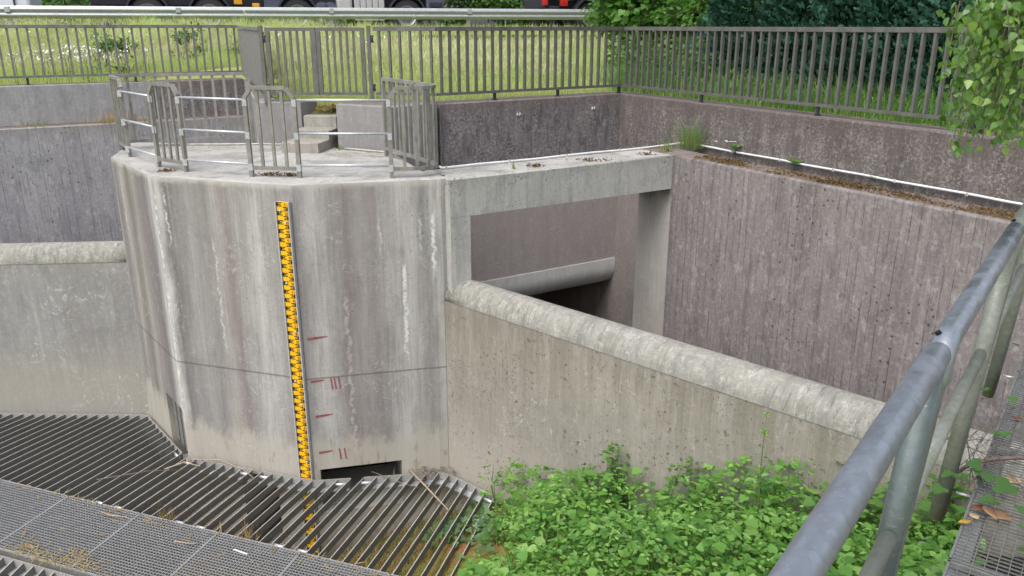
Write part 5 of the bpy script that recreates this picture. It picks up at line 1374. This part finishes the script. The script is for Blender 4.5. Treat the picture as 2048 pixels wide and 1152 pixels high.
cover(3500, -.9, 3.4, 3.9, 8.6, [('ovate', .5, .03, .07, 3), ('ivy', .5, .04, .09, 1)], M['cover_dark'], 'ground_cover', .25)
cover(4800, -.3, 3.9, 2.4, 4.8, [('ovate', .55, .04, .085, 3), ('heart', .45, .05, .10, 1)], M['cover'], 'ground_cover', .45)
P = pts_in(5200, -.9, 3.4, 3.6, 8.5, bank_test); z = np.array([bank_z(a, b) for a, b in P])
tag(blades('bank_grass', np.column_stack([P, z]), .18 + .3 * rng.random(len(P)), .009, M['tallgrass'], .9, droop=.5), kind='stuff')
# weeds climbing the foot of the weir wall, one by one
def weed(label, s_, dist, h, n, leaf, size, spread=.12, mat='cover_dark', name='weed'):
    x = -.79 + .723 * s_ - .691 * dist; y = 9.035 - .691 * s_ - .723 * dist; z = bank_z(x, y)
    root = empty(name, (x, y, z)); tag(root, label, 'weed', 'weeds at the foot of the weir wall')
    mb = MB(); ns = 3
    for k in range(ns):
        mb.tube([(0, 0, 0), (rnd.gauss(0, spread*.3), rnd.gauss(0, spread*.3), h*.5), (rnd.gauss(0, spread*.5), rnd.gauss(0, spread*.5), h)], [.006, .005, .002], 5, cap=False)
    mb.build('stem', M['stem'], root, merge=False)
    t = rng.random(n); p = np.column_stack([rng.normal(size=n) * spread * (1.1 - .7*t), rng.normal(size=n) * spread * .6 * (1.1 - .7*t), h * (.12 + .9*t)])
    d = np.column_stack([rng.normal(size=n), rng.normal(size=n), rng.normal(size=n) * .3 + .05]); leaves('foliage', leaf, p, d, np.column_stack([rng.normal(size=n)*.35, rng.normal(size=n)*.35 - .3, np.ones(n)]), 1.15 * size * (.6 + .7*rng.random(n)) * (1.15 - .5*t), M[mat], root)
weed('upright leafy weed against the weir wall, the tallest of the left pair', 2.62, .14, .86, 120, 'ovate', .075, .10)
weed('slim weed with a bare whip-like tip left of the upright leafy one', 2.28, .12, .62, 70, 'ovate', .06, .10)
weed('dark bushy weed against the wall right of the upright pair', 3.42, .16, .72, 170, 'ovate', .07, .20)
weed('weed with feathery leaves between the dark weed and the tall bare stalk', 3.72, .25, .60, 150, 'narrow', .09, .24, 'cover')
weed('low thin weed at the corner of the rack and the weir wall', .95, .12, .62, 60, 'ovate', .06, .16, 'cover')
weed('small weed halfway along the foot of the weir wall', 1.75, .12, .45, 60, 'ovate', .055, .14)
weed('maple-like leafy seedling near the handrail post', 4.35, .35, .66, 110, 'ivy', .085, .14, 'cover')
weed('broad leafy weed beneath the handrail tube', 5.0, .3, .55, 120, 'heart', .08, .22)
weed('dark ivy-like weed beside the foot of the handrail post', 5.55, .12, .7, 90, 'ivy', .07, .12)
# tall bare stalk
x, y = 2.0, 5.75; z = bank_z(x, y)
ts = empty('tall_weed', (x, y, z)); tag(ts, 'tall thin stalk with small tufts, standing alone before the weir wall', 'weed')
mb = MB(); mb.tube([(0, 0, 0), (.01, 0, .5), (-.005, 0, .95), (0, 0, 1.28)], [.007, .006, .005, .003], 6); mb.build('stem', M['stem'], ts)
for zz, n_, s_ in ((1.28, 9, .035), (1.12, 10, .05), (.74, 7, .10), (.55, 8, .11), (.38, 9, .11)):
    leaves('leaf_whorl', 'narrow', np.tile([[0, 0, zz]], (n_, 1)), np.column_stack([np.cos(np.arange(n_)*2.4), np.sin(np.arange(n_)*2.4), rng.normal(size=n_)*.2 + .2]), rdir(n_, 1.5), s_ * (.6 + .6*rng.random(n_)), M['cover'], ts)
# mossy slope beneath the rack: ivy, grass and moss
def under(x, y): return x*.691 + y*.723 < 5.9 and -8.2 < x*.723 - y*.691 < -5.6 and y > 6.2 and gq(x, y) < q_right + .1
P = pts_in(5200, -2.6, .2, 6.3, 9.0, under); z = np.array([bank_z(a, b) for a, b in P])
tag(blades('dry_grass', np.column_stack([P, z]), .05 + .12 * rng.random(len(P)), .006, M['drygrass'], 1.2, droop=.6), kind='stuff')
P = pts_in(2600, -2.4, .2, 6.3, 9.0, under); z = np.array([bank_z(a, b) for a, b in P])
tag(blades('slope_moss', np.column_stack([P, z]), .03 + .06 * rng.random(len(P)), .012, M['cover_dark'], 1.0), kind='stuff')
iv2 = empty('ivy', (-.55, 8.0, bank_z(-.55, 8.0))); tag(iv2, 'pale ivy growing on the mossy slope beneath the rack bars', 'ivy'); n_ = 230
px_ = np.concatenate([rng.normal(-.42, .16, n_//2), rng.normal(-.75, .14, n_//4), rng.normal(-.30, .12, n_ - n_//2 - n_//4)]); py_ = np.concatenate([rng.normal(8.1, .32, n_//2), rng.normal(7.75, .2, n_//4), rng.normal(7.6, .3, n_ - n_//2 - n_//4)])
z = np.array([bank_z(a, b) for a, b in zip(px_, py_)]) + .03 + .10 * rng.random(n_)
leaves('foliage', 'ivy', np.column_stack([px_, py_, z]), np.column_stack([rng.normal(size=n_), rng.normal(size=n_) - .4, rng.normal(size=n_)*.3]), np.column_stack([rng.normal(size=n_)*.3, rng.normal(size=n_)*.3 - .3, np.ones(n_)]), .05 + .05*rng.random(n_), M['ivy_pale'], iv2, (-.55, 8.0, bank_z(-.55, 8.0)))
# green growth deep in the pit, seen between the bars
P = np.column_stack([rng.uniform(-6.5, -3.2, 420), rng.uniform(7.3, 9.4, 420)]); 
tag(leaves('pit_weeds', 'ovate', np.column_stack([P, -5.2 + .35*rng.random(420)]), rdir(420, .1), rdir(420, 2.0), .05 + .06*rng.random(420), M['ivy_pale']), kind='stuff')

# ------------------------------------------------------------------ small growth on walls and platform
def tuft(label, x, y, z, n, h, w, mats, spread, lean=.9, name='grass_tuft'):
    root = empty(name, (x, y, z)); tag(root, label, 'grass tuft')
    k = n // len(mats)
    for i, mt in enumerate(mats):
        b = np.column_stack([rng.normal(size=k)*spread, rng.normal(size=k)*spread, np.full(k, -.01)]); hh = (h if i < max(1, len(mats) - 1) else h*.6) * (.4 + .7*rng.random(k)); blades('tuft_grass', b, hh, w, M[mt], lean, root, droop=.5)
tuft('big green grass tuft with a rusty base in the corner of the mossy ledge', 2.50, 11.40, 0, 300, .50, .005, ['tallgrass', 'tallgrass', 'drygrass'], .085, .95)
tuft('small dry grass tuft on the right end of the pale beam', 2.10, 11.05, 0, 60, .26, .007, ['tallgrass', 'drygrass'], .035, .7)
tuft('tiny grass sprout on top of the pale beam', .02, 9.62, 0, 14, .2, .007, ['tallgrass', 'drygrass'], .012, .4)
tuft('dry orange grass tuft on the left ledge beside the platform', -7.15, 14.95, -.03, 170, .30, .010, ['drygrass', 'drygrass'], .22, 1.1)
tuft('small green tuft at the far left of the ledge', -8.35, 14.38, -.03, 50, .16, .010, ['tallgrass', 'drygrass'], .12, 1.1)
tuft('small green sprout at the wall foot beside the left edge of the steps flank', -2.36, 11.2, 0, 24, .14, .007, ['tallgrass', 'drygrass'], .03, .8)
tuft('dry tuft growing from the walkway edge below the big dark opening', *(gn * (C1+.02) + gd * -5.0)[:2], ZG - .05, 60, .32, .005, ['drygrass', 'drygrass'], .05, .5)
tuft('dry upright grass at the walkway edge below the deep left bars', *(gn * (C1+.02) + gd * -6.0)[:2], ZG - .05, 36, .36, .005, ['drygrass', 'drygrass'], .05, .4)
def small_plant(label, x, y, z, n, size, mat, h=.03, petals=0):
    root = empty('small_plant', (x, y, z)); tag(root, label, 'plant'); a = np.arange(n)*2.4
    leaves('foliage', 'narrow', np.column_stack([np.zeros(n), np.zeros(n), np.full(n, h*.5)]), np.column_stack([np.cos(a), np.sin(a), .3 + .3*rng.random(n)]), np.tile([[0, 0, 1.0]], (n, 1)), size * (.7 + .5*rng.random(n)), M[mat], root)
    for k in range(petals):
        dx, dy = rnd.gauss(-.08, .08), rnd.gauss(0, .05); mb = MB(); mb.tube([(0, 0, 0), (dx*.5, dy*.5, h*.6), (dx, dy, h)], .003, 4); mb.build('flower_stem', M['stem'], root)
        leaves('flower_petal', 'ovate', np.tile([[dx, dy, h]], (6, 1)), np.column_stack([np.cos(np.arange(6)*1.05), np.sin(np.arange(6)*1.05), np.full(6, .3)]), np.tile([[0, 0, 1.0]], (6, 1)), np.full(6, .03), M['petal'], root)
small_plant('white-flowered little plant on the mossy ledge', 2.98, 10.82, 0, 9, .13, 'cover', .16, 5)
small_plant('flat green rosette on the mossy ledge by the white pipe', 3.46, 9.90, .005, 12, .13, 'cover_dark')
small_plant('tiny yellowish plant farther along the mossy ledge', 4.02, 8.95, .005, 6, .06, 'cover')
small_plant('little green plant at the foot of the yellow staff', -2.86, 8.72, -3.68, 9, .09, 'cover')
small_plant('little sprout at the rounded end of the weir cap', -.76, 9.12, -1.28, 4, .10, 'drygrass', .06)
# moss
def moss_patch(pts, name, label=None):
    P = np.array(pts); n = len(P)
    o = leaves(name, 'clump', P, rdir(n, .2), rdir(n, 1.6), .010 + .018*rng.random(n), M['moss'])
    return o
mp_ = []
for _ in range(14000):
    t = rnd.random(); s_ = .3 + 8.2 * t; w = rnd.betavariate(1.6, 1.9) * .40
    c = BR + D150 * s_ + D58 * (.03 + w); k = math.sin(s_*3.1) + math.sin(s_*7.7 + 1) * .7 + math.sin(w * 22 + s_*5)*.6
    if k + rnd.gauss(0, .8) < .12 - .14 * s_: continue
    mp_.append((c.x, c.y, .0 + rnd.random()*.012))
tag(moss_patch(mp_, 'ledge_moss'), kind='stuff')
def moss_clump(label, x, y, z, n, r_):
    o = leaves('moss_clump', 'clump', np.column_stack([rng.normal(size=n)*r_, rng.normal(size=n)*r_*.6, rng.random(n)*.02]), rdir(n, .3), rdir(n, 1.4), .02 + .02*rng.random(n), M['moss']); o.location = (x, y, z); tag(o, label, 'moss')
moss_clump('brown moss clump on the pale beam near the pier', .28, 9.80, 0, 60, .05)
moss_clump('rusty moss streak in the middle of the pale beam top', 1.06, 10.22, 0, 70, .13)
moss_clump('rusty moss spot at the right end of the pale beam top', 1.78, 10.74, 0, 40, .05)
moss_clump('mossy spot on the platform at the foot of the second railing panel', -4.02, 9.45, 0, 50, .05)
moss_clump('dark moss spot on the platform inside the three-bar panel', -2.78, 9.18, 0, 50, .07)
moss_clump('green moss spot at the foot of the three-bar panel', -2.52, 9.15, 0, 40, .04)
P = np.column_stack([rng.normal(-2.0, .28, 260), rng.normal(10.75, .16, 260), np.full(260, .006)]); tag(leaves('leaf_litter', 'needle', P, rdir(260, 0) * np.array([1, 1, .1]), np.tile([[0, 0, 1.0]], (260, 1)) + rng.normal(size=(260, 3))*.2, .03 + .05*rng.random(260), M['drygrass']), kind='stuff')
P = np.column_stack([rng.normal(-3.9, .5, 200), rng.normal(11.35, .10, 200), np.full(200, .006)]); tag(leaves('leaf_litter', 'needle', P, rdir(200, 0) * np.array([1, 1, .1]), np.tile([[0, 0, 1.0]], (200, 1)) + rng.normal(size=(200, 3))*.2, .03 + .04*rng.random(200), M['moss']), kind='stuff')
P = np.column_stack([rng.normal(-2.62, .12, 150), rng.normal(11.98, .10, 150), np.full(150, .50)]); tag(leaves('leaf_litter', 'ovate', P, rdir(150, 0) * np.array([1, 1, .2]), rdir(150, 1.5), .04 + .06*rng.random(150), M['drygrass']), kind='stuff')
# dry grass and twigs on the grating and the rack
def gp(s_, t, dz=0.0): p = gd * s_ + gn * t; return (p.x, p.y, ZG + .006 + dz)
m_ = 320; ss = np.concatenate([rng.normal(-6.6, .38, m_//2), rng.uniform(-8, -2.2, m_ - m_//2)]); tt = np.concatenate([C2 + np.abs(rng.normal(0, .09, m_//2)), np.where(rng.random(m_ - m_//2) < .6, C1 - np.abs(rng.normal(0, .05, m_ - m_//2)), rng.uniform(C2, C1, m_ - m_//2))])
P = np.array([gp(a, b) for a, b in zip(ss, tt)]); tag(leaves('dry_litter', 'needle', P, rdir(m_, 0) * np.array([1, 1, .08]), np.tile([[0, 0, 1.0]], (m_, 1)), .05 + .13*rng.random(m_), M['drygrass']), kind='stuff')
def stick(label, pts, r_, mat='twig'):
    mb = MB(); n_ = len(pts); mb.tube(pts, [r_ * (1 - .6*i/(n_-1)) for i in range(n_)], 6); tag(mb.build('stick', M[mat]), label, 'stick', 'sticks caught on the steel rack')
def rk(px_, py_, dz=.012):
    """point on the rack plane in plan coordinates"""
    p = Vector((px_, py_, 0)); return (px_, py_, rz(p) + dz)
stick('pale straight stick leaning across the bars over the mossy bank', [rk(-1.33, 9.0, .05), rk(-1.05, 8.55, .02), rk(-.72, 7.95, .012)], .016, 'palewood')
stick('thin dark twig crossing the bars below the slot', [rk(-1.75, 8.9), rk(-1.35, 8.6, .02), rk(-1.05, 8.45)], .006)
stick('long arching twig over the rack corner left of the big dark opening', [rk(-4.25, 8.75, .01), rk(-4.0, 8.98, .05), rk(-3.65, 8.98, .06), rk(-3.3, 8.78, .03), rk(-3.12, 8.6, .012)], .010, 'palewood')
stick('forked twig lying over the bars left of the pier edge', [rk(-4.12, 9.08, .02), rk(-4.0, 8.9, .03), rk(-3.85, 8.85, .02)], .012, 'palewood')
stick('thin twig running along the deep left bars', [rk(-4.9, 8.4, .01), rk(-4.4, 8.65, .03), rk(-4.0, 8.75, .015)], .005)
stick('small bent twig on the grating near its far edge', [gp(-6.75, C1 - .14, .01), gp(-6.6, C1 - .17, .02), gp(-6.42, C1 - .13, .01), gp(-6.30, C1 - .16, .02)], .009, 'palewood')
stick('short stub of a twig on the grating beside a seam', [gp(-5.62, C1 - .30, .012), gp(-5.45, C1 - .29, .02), gp(-5.36, C1 - .25, .015)], .010, 'palewood')
stick('slender curved twig at the grating edge below the staff', [gp(-3.3, C1 - .16, .01), gp(-3.0, C1 - .10, .02), gp(-2.75, C1 - .02, .03), gp(-2.62, C1 + .06, .03)], .007, 'palewood')
stick('brown twig lying on the near half of the grating', [gp(-3.75, C1 - .55, .01), gp(-3.5, C1 - .50, .015), gp(-3.2, C1 - .47, .01)], .008, 'palewood')
stick('thin twig at the right end of the grating', [gp(-2.2, C1 - .25, .01), gp(-2.0, C1 - .2, .015), gp(-1.75, C1 - .22, .01)], .006)
stick('small white strip lying on the grating', [gp(-4.98, C1 - .20, .008), gp(-4.80, C1 - .22, .008)], .007, 'white') if False else None
mb = MB(); mb.bar(gp(-4.98, C1 - .20, .004), gp(-4.80, C1 - .22, .004), .018, .004); tag(mb.build('white_strip', M['white']), 'small white plastic strip lying on the grating', 'strip')
# twig pile in the corner of pier and weir
tp = empty('twig_pile', rk(-1.0, 8.95)); tag(tp, 'heap of small twigs caught in the corner between pier and weir wall', 'twig pile'); TO = Vector(rk(-1.0, 8.95))
mb = MB()
for k in range(46):
    c = Vector(rk(-1.02 + rnd.gauss(0, .16), 8.93 + rnd.gauss(0, .05), .01 + rnd.random()*.07)); a = rnd.random()*6.28; L = rnd.uniform(.05, .16); d = Vector((math.cos(a), math.sin(a), rnd.gauss(0, .25)))
    mb.tube([c - d*L/2, c + Vector((0, 0, .01)), c + d*L/2], [.005, .005, .002], 5, cap=False)
o = mb.build('twigs', M['twig'], merge=False); fit(o, tp, TO); o['kind'] = 'stuff'

# ------------------------------------------------------------------ camera, light
cam = bpy.data.cameras.new('Camera'); co = bpy.data.objects.new('Camera', cam); COL.objects.link(co)
cam.sensor_width = 36.0; cam.lens = 1621 / 2048 * 36.0; cam.clip_start = .05; cam.clip_end = 2000
co.location = (0, 0, 1.62); co.rotation_euler = (R(90) - math.atan(524 / 1621), 0, 0)
scene.camera = co
SUN_EL, SUN_AZ = 58.0, 215.0                     # azimuth clockwise from +Y
w = bpy.data.worlds.new('World'); scene.world = w; w.use_nodes = True
nt = w.node_tree; bg = nt.nodes['Background']; sky = nt.nodes.new('ShaderNodeTexSky'); sky.sky_type = 'NISHITA'; sky.sun_disc = False
sky.sun_elevation = R(SUN_EL); sky.sun_rotation = R(SUN_AZ); sky.air_density = 1.0; sky.dust_density = 4.0; sky.ozone_density = 1.0
hs = nt.nodes.new('ShaderNodeHueSaturation'); hs.inputs['Saturation'].default_value = .38
nt.links.new(sky.outputs[0], hs.inputs['Color']); nt.links.new(hs.outputs[0], bg.inputs['Color']); bg.inputs['Strength'].default_value = .15
sun = bpy.data.lights.new('Sun', 'SUN'); so = bpy.data.objects.new('Sun', sun); COL.objects.link(so)
sun.energy = .9; sun.angle = R(40); sun.color = (1, .97, .92)
sd_ = Vector((math.sin(R(SUN_AZ)) * math.cos(R(SUN_EL)), math.cos(R(SUN_AZ)) * math.cos(R(SUN_EL)), math.sin(R(SUN_EL))))
so.rotation_euler = sd_.to_track_quat('Z', 'Y').to_euler(); so.location = (-6, -4, 12)
vs = scene.view_settings; vs.view_transform = 'Standard'; vs.look = 'None'; vs.gamma = 1; vs.use_curve_mapping = False
vs.exposure = .78
scene.cycles.use_denoising = True
